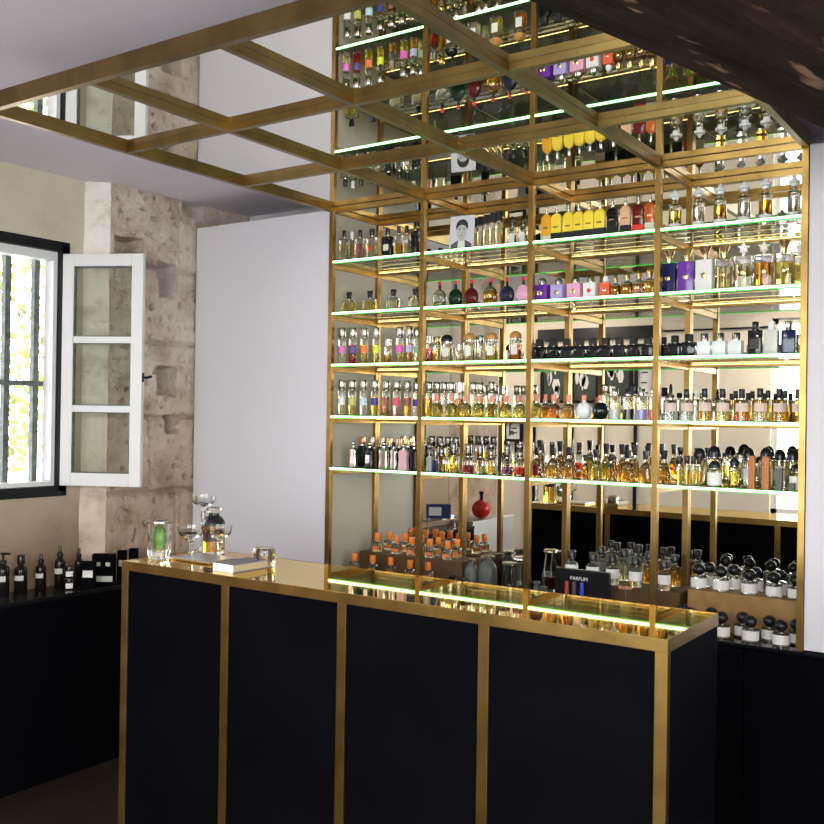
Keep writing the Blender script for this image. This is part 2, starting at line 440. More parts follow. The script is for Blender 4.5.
# ---------------------------------------------------------------- window in the left wall
def window():
    root = empty('window_1', (0,0,0)); root['kind'] = 'structure'; root['label'] = 'small window with black timber surround and white inner frame'
    fr = MB(); t = .045; xa, xb = XWALL-.06, XWALL+.012
    for (ya, yb, za, zb) in [(WY0-.03, WY1+.02, WZ1-.028, WZ1+.02), (WY0-.03, WY1+.02, WZ0-.02, WZ0+.028), (WY1-.025, WY1+.02, WZ0, WZ1), (WY0-.03, WY0+.02, WZ0, WZ1)]:
        fr.box((xa, ya, za), (xb, yb, zb), .002)
    fr.build('window_surround', 'dark_frame', root)
    fi = MB(); xa, xb = XWALL-.09, XWALL-.02; q = .022
    ya, yb, za, zb = WY0+.02, WY1-.025, WZ0+.028, WZ1-.028
    for a in [(ya, yb, zb-q-.02, zb), (ya, yb, za, za+q), (yb-q, yb, za+q, zb-q-.02), (ya, ya+q, za+q, zb-q-.02)]:
        fi.box((xa, a[0], a[2]), (xb, a[1], a[3]), .002)
    fi.build('window_frame', 'white_paint', root)
    XB = XWALL-.125
    for px in (-58, -27, 5, 34):
        P = at(px, 380, 0, XB)
        MB().box((XB-.015, P.y-.015, WZ0), (XB+.015, P.y+.015, WZ1)).build('window_bar', 'iron', root)
    P = at(20, 383, 0, XB)
    MB().box((XB-.008, WY0, P.z-.012), (XB+.024, WY1, P.z+.012)).build('window_rail', 'iron', root)
    # open casement
    hz0, hz1 = WZ0+.03, WZ1-.038
    H = Vector((XWALL+.014, WY1-.022, 0)); Lc = .40; best = None
    for k in range(0, 900):
        th = math.radians(k*.1)
        P = H+Vector((math.cos(th), math.sin(th), 0))*Lc
        e = abs(pr((P.x, P.y, 1.85))[0]-141.5)
        if best is None or e < best[0]: best = (e, th)
    th = best[1]
    root2 = empty('window_2', (H.x, H.y, hz0), th); root2['kind'] = 'structure'; root2['label'] = 'white three-pane casement standing open into the room'
    hh = hz1-hz0; s = .056; tk = .032
    f = MB()
    f.box((0,0,0),(s,tk,hh),.003).box((Lc-s,0,0),(Lc,tk,hh),.003).box((s,0,0),(Lc-s,tk,.062),.003).box((s,0,hh-.058),(Lc-s,tk,hh),.003)
    z1 = hh*.333; z2 = hh*.630
    f.box((s,.003,z1-.016),(Lc-s,tk-.003,z1+.016),.003).box((s,.003,z2-.016),(Lc-s,tk-.003,z2+.016),.003)
    f.build('casement_frame', 'white_paint', root2)
    for (a, b) in [(.062, z1-.016), (z1+.016, z2-.016), (z2+.016, hh-.058)]:
        MB().box((s-.003,tk*.45,a-.003),(Lc-s+.003,tk*.45+.004,b+.003)).build('pane', 'pane', root2)
        gb = MB(); e = .0035
        for q in ((s,a,s+e,b),(Lc-s-e,a,Lc-s,b),(s,a,Lc-s,a+e),(s,b-e,Lc-s,b)): gb.box((q[0],.004,q[1]),(q[2],tk-.004,q[3]))
        gb.build('glazing_bead', 'iron', root2)
    h = MB(); h.tube([(Lc-.005, tk*.5, hh*.47), (Lc+.02, tk*.5, hh*.47), (Lc+.045, tk*.5, hh*.475)], .006); h.box((Lc-.004, tk*.2, hh*.45),(Lc+.003, tk*.8, hh*.49))
    h.build('handle', 'dark_frame', root2)
    for z in (hh*.12, hh*.88):
        MB().lathe([(.006,z-.03),(.006,z+.03)], 10, -.004, .016).build('hinge', 'dark_frame', root2)
window()

# shop window and glazed door behind the camera (seen only in the mirrors)
r_ = empty('window_3', (0,0,0)); r_['kind'] = 'structure'; r_['label'] = 'bright shop window with black frame'
f = MB()
for a in [(SX0, SX0+.05, SZ0, SZ1), (SX1-.05, SX1, SZ0, SZ1), (SX0, SX1, SZ0, SZ0+.05), (SX0, SX1, SZ1-.05, SZ1)]:
    f.box((a[0], YF-.12, a[2]), (a[1], YF-.06, a[3]))
f.build('window_frame', 'white_paint', r_)
MB().box((SX0+.05, YF-.095, SZ0+.05), (SX1-.05, YF-.09, SZ1-.05)).build('pane', 'pane', r_)
r_ = empty('added_window_4', (0,0,0)); r_['kind'] = 'structure'; r_['label'] = 'unseen wide window added in the right wall to light the room'  # unseen window added so daylight reaches the pier, casement and ceiling
f = MB()
for a in [(RY0, RY0+.05, RZ0, RZ1), (RY1-.05, RY1, RZ0, RZ1), (RY0, RY1, RZ0, RZ0+.05), (RY0, RY1, RZ1-.05, RZ1), ((RY0+RY1)/2-.025, (RY0+RY1)/2+.025, RZ0, RZ1)]:
    f.box((XR+.03, a[0], a[2]), (XR+.09, a[1], a[3]))
f.build('window_frame', 'white_paint', r_)
for a, b in ((RY0+.05, (RY0+RY1)/2-.025), ((RY0+RY1)/2+.025, RY1-.05)):
    MB().box((XR+.055, a, RZ0+.05), (XR+.06, b, RZ1-.05)).build('pane', 'pane', r_)
for i, (a, b, c, d) in enumerate(((-1.78,-.45,2.47,2.60),(-.40,.60,2.53,2.545))):
    o = MB().box((a, YF+.001, c), (b, YF+.03, d)).build('trim_%d' % (i+8), 'dark_frame'); o['kind'] = 'structure'
for i, (a, b) in enumerate(((-1.92,-1.80),(-1.40,-1.36),(-1.06,-1.02),(-.70,-.67))):
    o = MB().box((a, YF+.001, .1), (b, YF+.02, 1.80)).build('trim_%d' % (i+1), 'dark_frame'); o['kind'] = 'structure'

# ---------------------------------------------------------------- outside
def bush(name, c, rad, n, label, seed):
    rnd = random.Random(seed); bm = bmesh.new()
    for _ in range(n):
        u = Vector((rnd.gauss(0,1), rnd.gauss(0,1), rnd.gauss(0,1))).normalized()*rnd.uniform(.35,1)**.5
        p = Vector(c)+Vector((u.x*rad[0], u.y*rad[1], u.z*rad[2]))
        a = Vector((rnd.gauss(0,1), rnd.gauss(0,1), rnd.gauss(0,1))).normalized(); b = a.orthogonal().normalized(); s_ = rnd.uniform(.03,.06)
        vs = [bm.verts.new(p+a*s_), bm.verts.new(p+b*s_*.5), bm.verts.new(p-a*s_), bm.verts.new(p-b*s_*.5)]
        bm.faces.new(vs)
    me = bpy.data.meshes.new(name); bm.to_mesh(me); bm.free(); me.materials.append(MATS['leaf'])
    o = bpy.data.objects.new(name, me); COL.objects.link(o)
    return tag(o, label, 'shrub')
pbr('pale_ground', (.80,.79,.78), .9)
struct('ground_outside', MB().box((-14, YRET+.15, -.12), (XO, 9, -.02)), 'pale_ground')
struct('ground_street', MB().box((-10, -16, -.12), (14, YF-.2, -.02)), 'pale_ground')
b = bush('garden_shrub', (-3.3, .35, 2.15), (.5, 1.5, .95), 1900, 'sunlit leafy shrub outside the barred window', 3)
bt = MB(); bt.tube([(-3.3,.35,-.02),(-3.28,.36,.8),(-3.32,.3,1.8)], .04); o = bt.build('stem', 'iron', b)

# ---------------------------------------------------------------- white boards either side of the shelves
o = MB().box((XPIER+.012, -.002, 0), (-.014, .028, Z(1.205)), .003).build('partition_board', 'white_board')
tag(o, 'tall white board between the stone pier and the brass shelving', 'partition')
o = MB().box((XU[4]+.0135, -.004, BZ+.006), (3.3, .026, Z(1.2)), .003).build('partition_board', 'white_board')
tag(o, 'white board at the right edge beside the brass shelving', 'partition')

# ---------------------------------------------------------------- back cabinet
cab = empty('back_cabinet', ((XU[0]+XU[4])/2, .18, 0), 0, 'long black base cabinet under the mirrored shelving', 'cabinet')
def P_(o, root):                     # keep world position under a moved root
    o.parent = root; o.matrix_parent_inverse = Matrix.Translation(root.location).inverted(); return o
P_(MB().box((-.012, 0.0, 0), (3.3, DP+.02, BZ-.012), .002).build('carcass', 'black_panel'), cab)
P_(MB().box((-.012, -.012, BZ-.012), (3.3, DP+.02, BZ), .002).build('cabinet_top', 'black_glass'), cab)
for i in range(5):
    x0 = -.01+i*.66
    P_(MB().box((x0+.003, -.016, .08), (x0+.657, 0, BZ-.02), .002).build('door', 'black_panel'), cab)

# ---------------------------------------------------------------- brass shelving with mirror back
T = .024
sh = empty('shelving_unit', ((XU[0]+XU[4])/2, DP/2, BZ), 0, 'tall brass framed wall shelving with mirror back and lit glass shelves', 'shelving')
for i, x in enumerate(XU):
    P_(MB().box((x-T/2, -T/2+.004, BZ), (x+T/2, T/2+.004, Z0), .001).build('upright', 'brass'), sh)
    P_(MB().box((x-T/2, DP-T*.8, BZ), (x+T/2, DP-.001, Z0), .001).build('upright', 'brass'), sh)
    for k in range(5):
        P_(MB().box((x-.009, T/2+.004, LZ[k]-.005-.026), (x+.009, DP-T*.8, LZ[k]-.006), .001).build('crossbar', 'brass'), sh)
    P_(MB().box((x-T/2, T/2+.004, Z0-.002), (x+T/2, DP-T*.8, Z0+.022), .001).build('crossbar', 'brass'), sh)
for i in range(4):
    a, b = XU[i]+T/2, XU[i+1]-T/2
    P_(MB().box((XU[i], DP, BZ), (XU[i+1]-.001, DP+.005, Z0+.03)).build('mirror_panel', 'mirror'), sh)
    P_(MB().box((a, DP-T*.8, Z0-.002), (b, DP-.001, Z0+.022), .001).build('top_rail', 'brass'), sh)
    P_(MB().box((a, -T/2+.004, Z0-.002), (b, T/2+.004, Z0+.022), .001).build('top_rail', 'brass'), sh)
    for k in range(5):
        z = LZ[k]
        g = P_(MB().box((XU[i]+.0095, .001, z-.005), (XU[i+1]-.0095, DP-.024, z+.005)).build('glass_shelf', 'shelf_glass'), sh)
        l = MB(); l.box((a-.004, -.005, z-.0032), (b+.004, -.0015, z+.0034), 0, 0); l.box((a-.004, -.004, z+.0034), (b+.004, -.0015, z+.0052), 0, 1); l.box((a-.004, -.004, z-.0062), (b+.004, -.0015, z-.0032), 0, 1); l.box((a-.004, -.0015, z-.0062), (b+.004, .0008, z+.0052), 0, 2)
        l.box((a-.004, .0008, z-.0068), (b+.004, .0075, z-.0054), 0, 3); l = l.build('led_strip', ['led_core', 'green_edge_glow', 'brass', 'led_halo']); l.parent = g
        rl = P_(MB().box((a, DP-.020, z-.020), (b, DP-.004, z-.008), .001).build('back_rail', 'brass'), sh)
        w = MB().box((a+.01, DP-.0214, z-.0097), (b-.01, DP-.0180, z-.0074)).build('warm_strip', 'led_warm'); w.parent = rl
P_(MB().box((-.0125, .018, BZ), (-.002, DP-.02, Z0+.02)).build('side_panel', 'grey_board'), sh)
P_(MB().box((XU[4]+.002, .018, BZ), (XU[4]+.012, DP-.02, Z0+.02)).build('side_panel', 'grey_board'), sh)

# ---------------------------------------------------------------- mirrored brass canopy
cn = empty('canopy', ((XU[0]+XU[4])/2, CB[0]/2, Z0), 0, 'overhead brass grid canopy filled with mirror panels', 'canopy')
MZ = Z0+.024
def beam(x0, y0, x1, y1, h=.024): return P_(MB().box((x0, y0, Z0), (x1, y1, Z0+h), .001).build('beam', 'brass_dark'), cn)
for i, x in enumerate(XU):
    hh = .055 if i in (0, 4) else .024
    o_ = -T if i == 0 else (0 if i == 4 else -T/2)
    for j in range(3):
        beam(x-T/2, CB[j]+T/2, x+T/2, CB[j+1]-T/2, hh)
for j in range(3):
    beam(XU[0]-T/2, CB[j]-T/2, XU[4]+T/2, CB[j]+T/2, .055 if j == 0 else .024)
for i in range(4):
    for j in range(4):
        ya = CB[j] if j < 3 else .0
        yb = CB[j+1] if j < 3 else DP
        P_(MB().box((XU[i]+.0005, ya+.0005, MZ), (XU[i+1]-.0005, yb-.0005, MZ+.006)).build('mirror_panel', 'mirror'), cn)
for hx in (XU[0]+.15, XU[2], XU[4]-.15):
    for hy in (CB[0]+.3, CB[2]):
        P_(MB().lathe([(.005, MZ+.0061), (.005, CEIL)], 10, hx, hy).build('hanger_rod', 'brass_dark'), cn)

# ---------------------------------------------------------------- old timber beam
def old_beam():
    zb = 2.43
    A = at(540, 7, 2, zb); B = at(760, 103, 2, zb)
    d = (B-A); d.z = 0; d.normalize(); n = Vector((d.y, -d.x, 0))
    t0 = (-4.9-A.y)/d.y; t1 = (-.03-A.y)/d.y
    import mathutils
    nz_ = mathutils.noise
    bm = bmesh.new(); secs = []
    wid = .62; NU, NT = 26, 150
    for i in range(NT+1):
        t = t0+(t1-t0)*i/NT; vs = []
        prof = []
        top = CEIL-.01
        for k in range(9): prof.append((0, top+(zb-top)*k/8))
        for k in range(1, NU): prof.append((wid*k/NU, zb))
        for k in range(9): prof.append((wid, zb+(top-zb)*k/8))
        for (u, z) in prof:
            w = nz_.fractal(Vector((u*6, t*1.2, z*6)), 1., 2., 5)
            du = .006*w if u < .01 else .03*w; dz = 0
            if z <= zb+1e-4:
                dz = .025*nz_.fractal(Vector((u*7, t*1.6, 4.)), 1., 2., 5)
                if u < .05: dz = dz*.25+ .006
                if u > .40: dz += (u-.40)*.35
            p = A + d*t + n*(u+du); vs.append(bm.verts.new((p.x, min(p.y, -.03), min(top, z+dz))))
        secs.append(vs)
    for a, b in zip(secs, secs[1:]):
        for k in range(len(a)-1): bm.faces.new((a[k], a[k+1], b[k+1], b[k]))
    for a in (secs[0], secs[-1]): bm.faces.new(a)
    bmesh.ops.recalc_face_normals(bm, faces=bm.faces)
    me = bpy.data.meshes.new('ceiling_beam'); bm.to_mesh(me); bm.free(); me.materials.append(MATS['old_timber'])
    me.polygons.foreach_set('use_smooth', [True]*len(me.polygons)); me.set_sharp_from_angle(angle=math.radians(45))
    # turn the grain along the object's own Y
    o = bpy.data.objects.new('ceiling_beam', me); ang = math.atan2(-d.x, d.y)
    R = Matrix.Rotation(ang, 4, 'Z'); Tm = Matrix.Translation(A)
    M = Tm @ R; me.transform(M.inverted()); o.matrix_world = M; COL.objects.link(o)
    o['kind'] = 'structure'; o['label'] = 'rough dark old timber beam under the ceiling'
old_beam()

# ---------------------------------------------------------------- bar counter
kc = empty('bar_counter', ((KX0+KX1)/2, (KY0+KY1)/2, 0), 0, 'black bar counter with mirror-polished brass top and brass posts', 'counter')
FA = .032
P_(MB().box((KX0+.004, KY0+.004, KZ-.004), (KX1-.004, KY1-.002, KZ)).build('countertop', 'brass_sheet'), kc)
fa = MB(); fa.box((KX0, KY0, KZ-FA), (KX1, KY0+.004, KZ+.0005), .0012).box((KX0, KY0+.004, KZ-FA), (KX0+.004, KY1, KZ+.0005)).box((KX1-.004, KY0+.004, KZ-FA), (KX1, KY1, KZ+.0005))
fa.box((KX0+.004, KY1-.002, KZ-FA), (KX1-.004, KY1, KZ+.0005))
P_(fa.build('fascia', 'brass'), kc)
px_ = [gx(N(v)) for v in (-.787, .328, 1.42, 2.52, 3.634)]
for i, x in enumerate(px_):
    a, b = (x-.0165, x+.0165)
    if i == 0: a = KX0
    if i == 4: b = KX1
    P_(MB().box((a, KY0+.001, 0), (b, KY0+.022, KZ-FA), .001).build('post', 'brass'), kc)
for i in range(4):
    a, b = px_[i]+.0165, px_[i+1]-.0165
    if i == 0: a = max(a, KX0+.03)
    P_(MB().box((a, KY0+.006, .0), (b, KY0+.020, KZ-FA)).build('front_panel', 'black_panel'), kc)
P_(MB().box((KX1-.016, KY0+.022, 0), (KX1-.002, KY1-.03, KZ-FA)).build('end_panel', 'black_panel'), kc)
P_(MB().box((KX1-.016, KY1-.028, 0), (KX1-.002, KY1-.001, KZ-FA)).build('end_panel', 'black_panel'), kc)
P_(MB().box((KX0+.002, KY0+.022, 0), (KX0+.016, KY1-.001, KZ-FA)).build('end_panel', 'black_panel'), kc)
P_(MB().box((KX0+.016, KY1-.020, 0), (KX1-.016, KY1-.004, KZ-FA)).build('rear_panel', 'black_panel'), kc)

for x in px_[1:4]:
    P_(MB().box((x-.015, KY1-.004, 0), (x+.015, KY1-.0005, KZ-FA)).build('post', 'brass'), kc)

# ---------------------------------------------------------------- low cabinet along the window wall
LCX = N(-.755*2); LCZ = .831; LY0 = -2.02
lc = empty('low_cabinet', (-.93, -1.3, 0), 0, 'low black cabinet along the window wall', 'cabinet')
P_(MB().box((XPIER+.018, LY0, 0), (LCX-.004, -.012, LCZ-.02), .002).box((XWALL+.004, LY0, 0), (XPIER+.018, YPIER-.105, LCZ-.02)).build('carcass', 'black_panel'), lc)
P_(MB().box((XPIER+.018, LY0, LCZ-.02), (LCX, -.012, LCZ), .002).box((XWALL+.004, LY0, LCZ-.02), (XPIER+.018, YPIER-.105, LCZ)).build('cabinet_top', 'black_satin'), lc)

st = empty('steel_cabinet', (-.93, -2.35, 0), 0, 'brushed steel cabinet at the end of the low black cabinet', 'cabinet')
P_(MB().box((XWALL+.010, YRET+.08, 0), (LCX-.02, LY0-.004, .845), .003).build('carcass', 'steel'), st)
P_(MB().box((XWALL+.009, YRET+.078, .845), (LCX-.015, LY0-.004, .86), .002).build('cabinet_top', 'steel'), st)
P_(MB().tube([(LCX-.01, -2.2, .70), (LCX+.005, -2.2, .70), (LCX+.005, -2.5, .70), (LCX-.01, -2.5, .70)], .006).build('handle', 'silver', st), st) if False else None
# ---------------------------------------------------------------- framed pictures on the wall opposite (seen in the mirrors)
def wall_picture(x0, x1, z0, z1, lab, seed, pale):
    rnd = random.Random(seed)
    t = empty('framed_picture', ((x0+x1)/2, YF+.003, z0), 0, lab, 'picture')
    f = MB(); w = (x1-x0)/2; h = z1-z0
    f.box((-w,0,0),(-w+.03,.03,h)).box((w-.03,0,0),(w,.03,h)).box((-w+.03,0,0),(w-.03,.03,.03)).box((-w+.03,0,h-.03),(w-.03,.03,h))
    f.build('frame', 'dark_frame', t)
    MB().box((-w+.03,.002,.03),(w-.03,.01,h-.03)).build('print', 'paper' if pale else 'print_dark', t)
    m_ = MB()
    for k in range(9):
        a = -w+.06+rnd.random()*(2*w-.16); c = .05+rnd.random()*(h-.22); q = rnd.uniform(.01,.05)
        if pale: m_.box((-w+.06, .0105, .06+k*(h-.1)/9), (w-.06-rnd.random()*.1, .011, .075+k*(h-.1)/9))
        else: m_.loft([(c,q*.5,.0004,1),(c+.06,q,.0004,1),(c+.13,q*.6,.0004,1)], 4, a, .0108)
    m_.build('drawing', 'print_dark' if pale else 'paper', t)
pbr('print_dark', (.035,.045,.04), .3)
wall_picture(-1.74, -1.42, 1.82, 2.36, 'dark picture of pale figures, leftmost on the wall opposite the shelving', 1, False)
wall_picture(-1.39, -1.08, 1.82, 2.36, 'dark picture of pale figures, middle one on the wall opposite the shelving', 2, False)
wall_picture(-1.04, -.72, 1.80, 2.40, 'dark picture of pale figures, rightmost on the wall opposite the shelving', 3, False)
wall_picture(-2.18, -1.95, 1.40, 1.64, 'small pale printed notice beside the dark post on the wall opposite', 5, True)
wall_picture(-.69, -.48, 1.86, 2.42, 'narrow pale printed notice on the wall opposite the shelving', 4, True)

# ---------------------------------------------------------------- bottles
def ringset(shape, W, D, h):
    """closed skin sections of a bottle body of height h"""
    x, y = W/2, D/2
    if shape == 'sq':    R = [(0,.93,.93,.2),(.03,1,1,.22),(.93,1,1,.22),(.98,.95,.95,.25),(1,.80,.80,.3)]
    elif shape == 'oct': R = [(0,.9,.9,.45),(.05,1,1,.5),(.70,1,1,.5),(.88,.80,.80,.6),(.95,.45,.45,1),(1,.42,.42,1)]
    elif shape == 'rnd': R = [(0,.93,.93,1),(.03,1,1,1),(.92,1,1,1),(.97,.95,.95,1),(1,.75,.75,1)]
    elif shape == 'slope': R = [(0,.95,.95,.35),(.04,1,1,.35),(.45,.93,.93,.4),(.72,.78,.78,.5),(.85,.60,.60,.8),(.90,.42,.42,1),(1,.40,.40,1)]
    elif shape == 'shoulder': R = [(0,.94,.94,1),(.03,1,1,1),(.66,1,1,1),(.76,.92,.92,1),(.84,.70,.70,1),(.89,.42,.42,1),(1,.40,.40,1)]
    elif shape == 'arch':
        R = [(0,.97,.95,.3),(.02,1,1,.3),(.70,1,1,.35)]
        for k in range(1, 9):
            a = PI/2*k/9; R.append((.70+.28*math.sin(a), max(.3, math.cos(a)**.62), max(.55, math.cos(a)**.5), .4+.06*k))
        R.append((1,.28,.5,1))
    elif shape == 'disc':
        R = []
        for k in range(13):
            a = -PI/2*.82+PI*.82*k/12*1.06
            R.append((.5+.5*math.sin(a)/math.sin(PI/2*.88), max(.22, math.cos(a)), max(.4, math.cos(a)), 1))
        z0 = R[0][0]; z1 = R[-1][0]; R = [((r-z0)/(z1-z0), a, b, c) for r, a, b, c in R]
    elif shape == 'sph':
        R = []
        for k in range(13):
            a = -PI/2*.80+PI*.80*k/12
            R.append(((math.sin(a)+math.sin(PI/2*.8))/(2*math.sin(PI/2*.8)), math.cos(a), math.cos(a), 1))
    elif shape == 'waist': R = [(0,.95,.95,.6),(.05,1,1,.6),(.25,.94,.94,.6),(.5,.86,.86,.6),(.75,.95,.95,.6),(.86,.98,.95,.6),(.94,.75,.8,.7),(1,.4,.45,1)]
    elif shape == 'cube': R = [(0,.97,.97,.10),(.02,1,1,.12),(.97,1,1,.12),(1,.97,.97,.12)]
    return [(z*h, a*x, b*y, c) for z, a, b, c in R]
def clip(R, z0, z1, s):
    out = []
    def ip(z):
        for p, q in zip(R, R[1:]):
            if p[0] <= z <= q[0]:
                t = (z-p[0])/max(1e-9, q[0]-p[0]); return tuple(p[i]+(q[i]-p[i])*t for i in range(4))
        return R[-1]
    zs = [z0]+[r[0] for r in R if z0+1e-4 < r[0] < z1-1e-4]+[z1]
    for z in zs:
        r = ip(z); out.append((z, r[1]*s, r[2]*s, r[3]))
    return out
def add_cap(root, kind, mat, W, D, z, h):
    m = MB(); r = W/2
    if kind == 'ball': r = min(r, h*.56)
    if kind == 'cyl': m.lathe([(r*.94,z),(r,z+h*.03),(r,z+h*.95),(r*.93,z+h)], 20)
    elif kind == 'band': m.lathe([(r*.94,z),(r,z+h*.03),(r,z+h*.55),(r*.9,z+h*.58),(r*.9,z+h*.62),(r,z+h*.65),(r,z+h*.95),(r*.9,z+h)], 20)
    elif kind == 'box': m.loft([(z,r*.97,D/2*.97,.12),(z+h*.04,r,D/2,.15),(z+h*.95,r,D/2,.15),(z+h,r*.94,D/2*.94,.15)], 4)
    elif kind == 'taper': m.loft([(z,r*.72,D/2*.72,.3),(z+h*.9,r,D/2,.3),(z+h,r*.95,D/2*.95,.3)], 4)
    elif kind == 'dome': m.lathe([(r,z),(r,z+h*.30)]+[(r*math.cos(PI/2*k/8), z+h*.30+h*.70*math.sin(PI/2*k/8)) for k in range(1,9)], 24)
    elif kind == 'ball': m.lathe([(r*math.cos(a), z+h/2+h/2*math.sin(a)) for a in [-PI/2*.75+PI*.875*k/14 for k in range(15)]], 24)
    elif kind == 'crown':
        m.lathe([(r*.55,z),(r*.62,z+h*.25),(r,z+h*.32),(r*.95,z+h*.55),(r*.5,z+h*.62),(r*.42,z+h*.75),(r*.30,z+h*.8),(r*.34,z+h*.9),(.0,z+h)], 18)
    elif kind == 'flare':
        m.lathe([(r*.4,z),(r*.42,z+h*.35),(r*.7,z+h*.65),(r,z+h),(r*.7,z+h*.96),(r*.25,z+h*.8),(0,z+h*.85)], 18)
    elif kind == 'star':
        m.lathe([(r*.3,z),(r*.3,z+h*.3)], 12)
        v = []
        for sgn in (-1, 1):
            v.append([m.bm.verts.new((math.cos(PI*k/5+PI/2)*(r if k % 2 == 0 else r*.5), sgn*r*.3, z+h*.6+math.sin(PI*k/5+PI/2)*(h*.45 if k % 2 == 0 else h*.22))) for k in range(10)])
        c0 = m.bm.verts.new((0,-r*.45,z+h*.6)); c1 = m.bm.verts.new((0,r*.45,z+h*.6))
        for k in range(10):
            k2 = (k+1) % 10
            m.bm.faces.new((v[0][k],v[0][k2],v[1][k2],v[1][k])); m.bm.faces.new((v[0][k],v[0][k2],c0)); m.bm.faces.new((v[1][k],v[1][k2],c1))
    elif kind == 'atom':      # atomiser head: wide collar, narrow tall pump
        m.lathe([(r,z),(r,z+h*.22),(r*.5,z+h*.26),(r*.5,z+h*.75),(r*.35,z+h*.8),(r*.35,z+h)], 16)
    m.build('cap', mat, root, smooth=40)

LOG = []
def bottle(px, wpx, hpx, z, Y, shape='sq', desc='', glass='glass', liq=None, fill=.8, cap='cyl', capm='black', cf=.25, cw=.5, dr=None,
           label=None, lab=(.25,.65), lw=.72, emblem=None, base=None, rot=None, collar='silver', face=0., loc='', row='', lift=0, neck=.05, fitpx=True, extra=None):
    """px, wpx, hpx: where the bottle stands along its shelf and how large it is"""
    rnd_ = shape in ('rnd','shoulder','sph')
    if dr is None: dr = 1. if rnd_ else (.38 if shape in ('disc','arch') else .62)
    X = xat(px, Y, z+.05); s = pr((X, Y, z+.05))[2]
    H = hpx/s
    W = wpx/s if rnd_ else wpx/s/(.826+.563*dr*.9)
    D = W*dr
    root = empty('perfume_bottle', (X, Y, z+lift), (random.uniform(-.07,.07) if rot is None else rot)+face)
    hb = H*(1-cf); hn = H*neck; hb -= hn
    R = ringset(shape, W, D, hb)
    zb = 0
    if base:
        MB().loft([(0,W/2,D/2,.2),(H*base[1],W/2,D/2,.2)], 4).build('stand', base[0], root); zb = H*base[1]
        R = clip(R, 0, hb, 1); k = (hb-zb)/hb; R = [(zb+r[0]*k, r[1], r[2], r[3]) for r in R]
    MB().loft(R, 6).build('bottle_body', glass, root, smooth=35)
    if liq:
        f0 = zb+(hb-zb)*(.05 if shape in ('rnd','shoulder') else .09); f1 = f0+(hb-f0)*min(.97, fill)*.92
        MB().loft(clip(R, f0, f1, .90), 6).build('liquid', 'liq_'+liq, root, smooth=35)
    rc = min(W, D)*.5*.55
    if cap in ('ball','dome') : rc = W*cw*.45
    if neck > .001: MB().lathe([(min(rc, W*.3*cw+.002),hb-.001),(min(rc, W*.3*cw+.002),hb+hn)], 14).build('collar', collar, root, smooth=40)
    add_cap(root, cap, capm, W*cw, (D*cw if cap != 'box' else min(D*.95, W*cw)), hb+hn, H*cf)
    if label:
        za, zb2 = hb*lab[0], hb*lab[1]
        if rnd_:
            m_ = MB(); n = 14; lo = []; hi_ = []; rr = W/2*1.012
            for k in range(n+1):
                a = -PI/2+.35-1.35*lw/.72+2.7*lw/.72*k/n
                lo.append(m_.bm.verts.new((rr*math.cos(a), rr*math.sin(a), za))); hi_.append(m_.bm.verts.new((rr*math.cos(a), rr*math.sin(a), zb2)))
            for k in range(n): m_.bm.faces.new((lo[k], lo[k+1], hi_[k+1], hi_[k]))
            m_.build('label', label, root, smooth=60)
        else:
            MB().box((-W/2*lw, -D/2-.0009, za), (W/2*lw, -D/2+.0003, zb2)).build('label', label, root)
    if emblem:
        m_ = MB().lathe([(0,-.001),(W*.17,0),(W*.17,.0015),(W*.1,.003),(0,.0035)], 14)
        m_.xf(Matrix.Translation((0, -D/2, hb*.5)) @ Matrix.Rotation(PI/2, 4, 'X')); m_.build('emblem', emblem, root, smooth=40)
    if extra: extra(root, W, D, hb, H)
    LOG.append((root, desc, loc, row, px))
    return root

BAY = ['leftmost bay', 'second bay', 'third bay', 'rightmost bay']
LEV = ['top shelf', 'second shelf', 'third shelf', 'fourth shelf', 'fifth shelf']
def row(bay, lev, items, Y=.075, **common):
    for it in items:
        kw = dict(common); kw.update(it[3])
        yy = kw.pop('Y', Y); dh = kw.pop('dh', 0)
        bottle(it[0], it[1], it[2]+(4.5,3.5,2.7,2.0,1.5)[lev]*(1+.1*bay)*(1 if it[2] > 12 else 0)+dh, LZ[lev]+.0053, yy, loc=f'{LEV[lev]}, {BAY[bay]}', **kw)

# -- leftmost bay
def flower(root, W, D, hb, H):
    m_ = MB()
    for k in range(4):
        a = PI/4+PI/2*k
        m2 = MB(); m_.lathe([(0,-.0004),(W*.17,0),(W*.17,.001),(0,.0016)], 12, 0, 0)
    for i, v in enumerate(list(m_.bm.verts)):
        k = i*4//len(m_.bm.verts); a = PI/4+PI/2*k; v.co = Vector((v.co.x+W*.17*math.cos(a), v.co.y+W*.17*math.sin(a), v.co.z))
    m_.xf(Matrix.Translation((0, -D/2, hb*.5)) @ Matrix.Rotation(PI/2, 4, 'X')); m_.build('emblem', 'cream', root)
row(0, 0, [
 (344.3,11,27,dict(desc='clear bottle with small dark label', liq='pale', Y=.05, label='label_brown', lw=.22, lab=(.35,.8))),
 (352,10,27,dict(desc='clear bottle with white cap', liq='pale', capm='white_cap', label='label_brown', lw=.2, lab=(.35,.8), Y=.10)),
 (360,11,27,dict(desc='red-brown bottle with black cap', liq='rosey', label='label_brown', lw=.2, lab=(.35,.8))),
 (372,13,27,dict(desc='wide bottle with red seal', liq='pale', shape='sq', emblem='red', dr=.5)),
 (387.5,12.5,26,dict(desc='black bottle with cream flower emblem', glass='black_glass', extra=flower, dr=.5, cw=.4)),
 (398.5,9.5,27,dict(desc='amber-filled bottle with black cap', liq='amber', fill=.6)),
 (406.5,9,28,dict(desc='pale bottle with white band', liq='pale', label='label_white', lab=(.62,.75), lw=.9, Y=.10)),
 (415,9,29,dict(desc='tall black bottle beside the upright', glass='black_glass', dr=.9, Y=.06)),
], shape='sq', cf=.22, cw=.45)
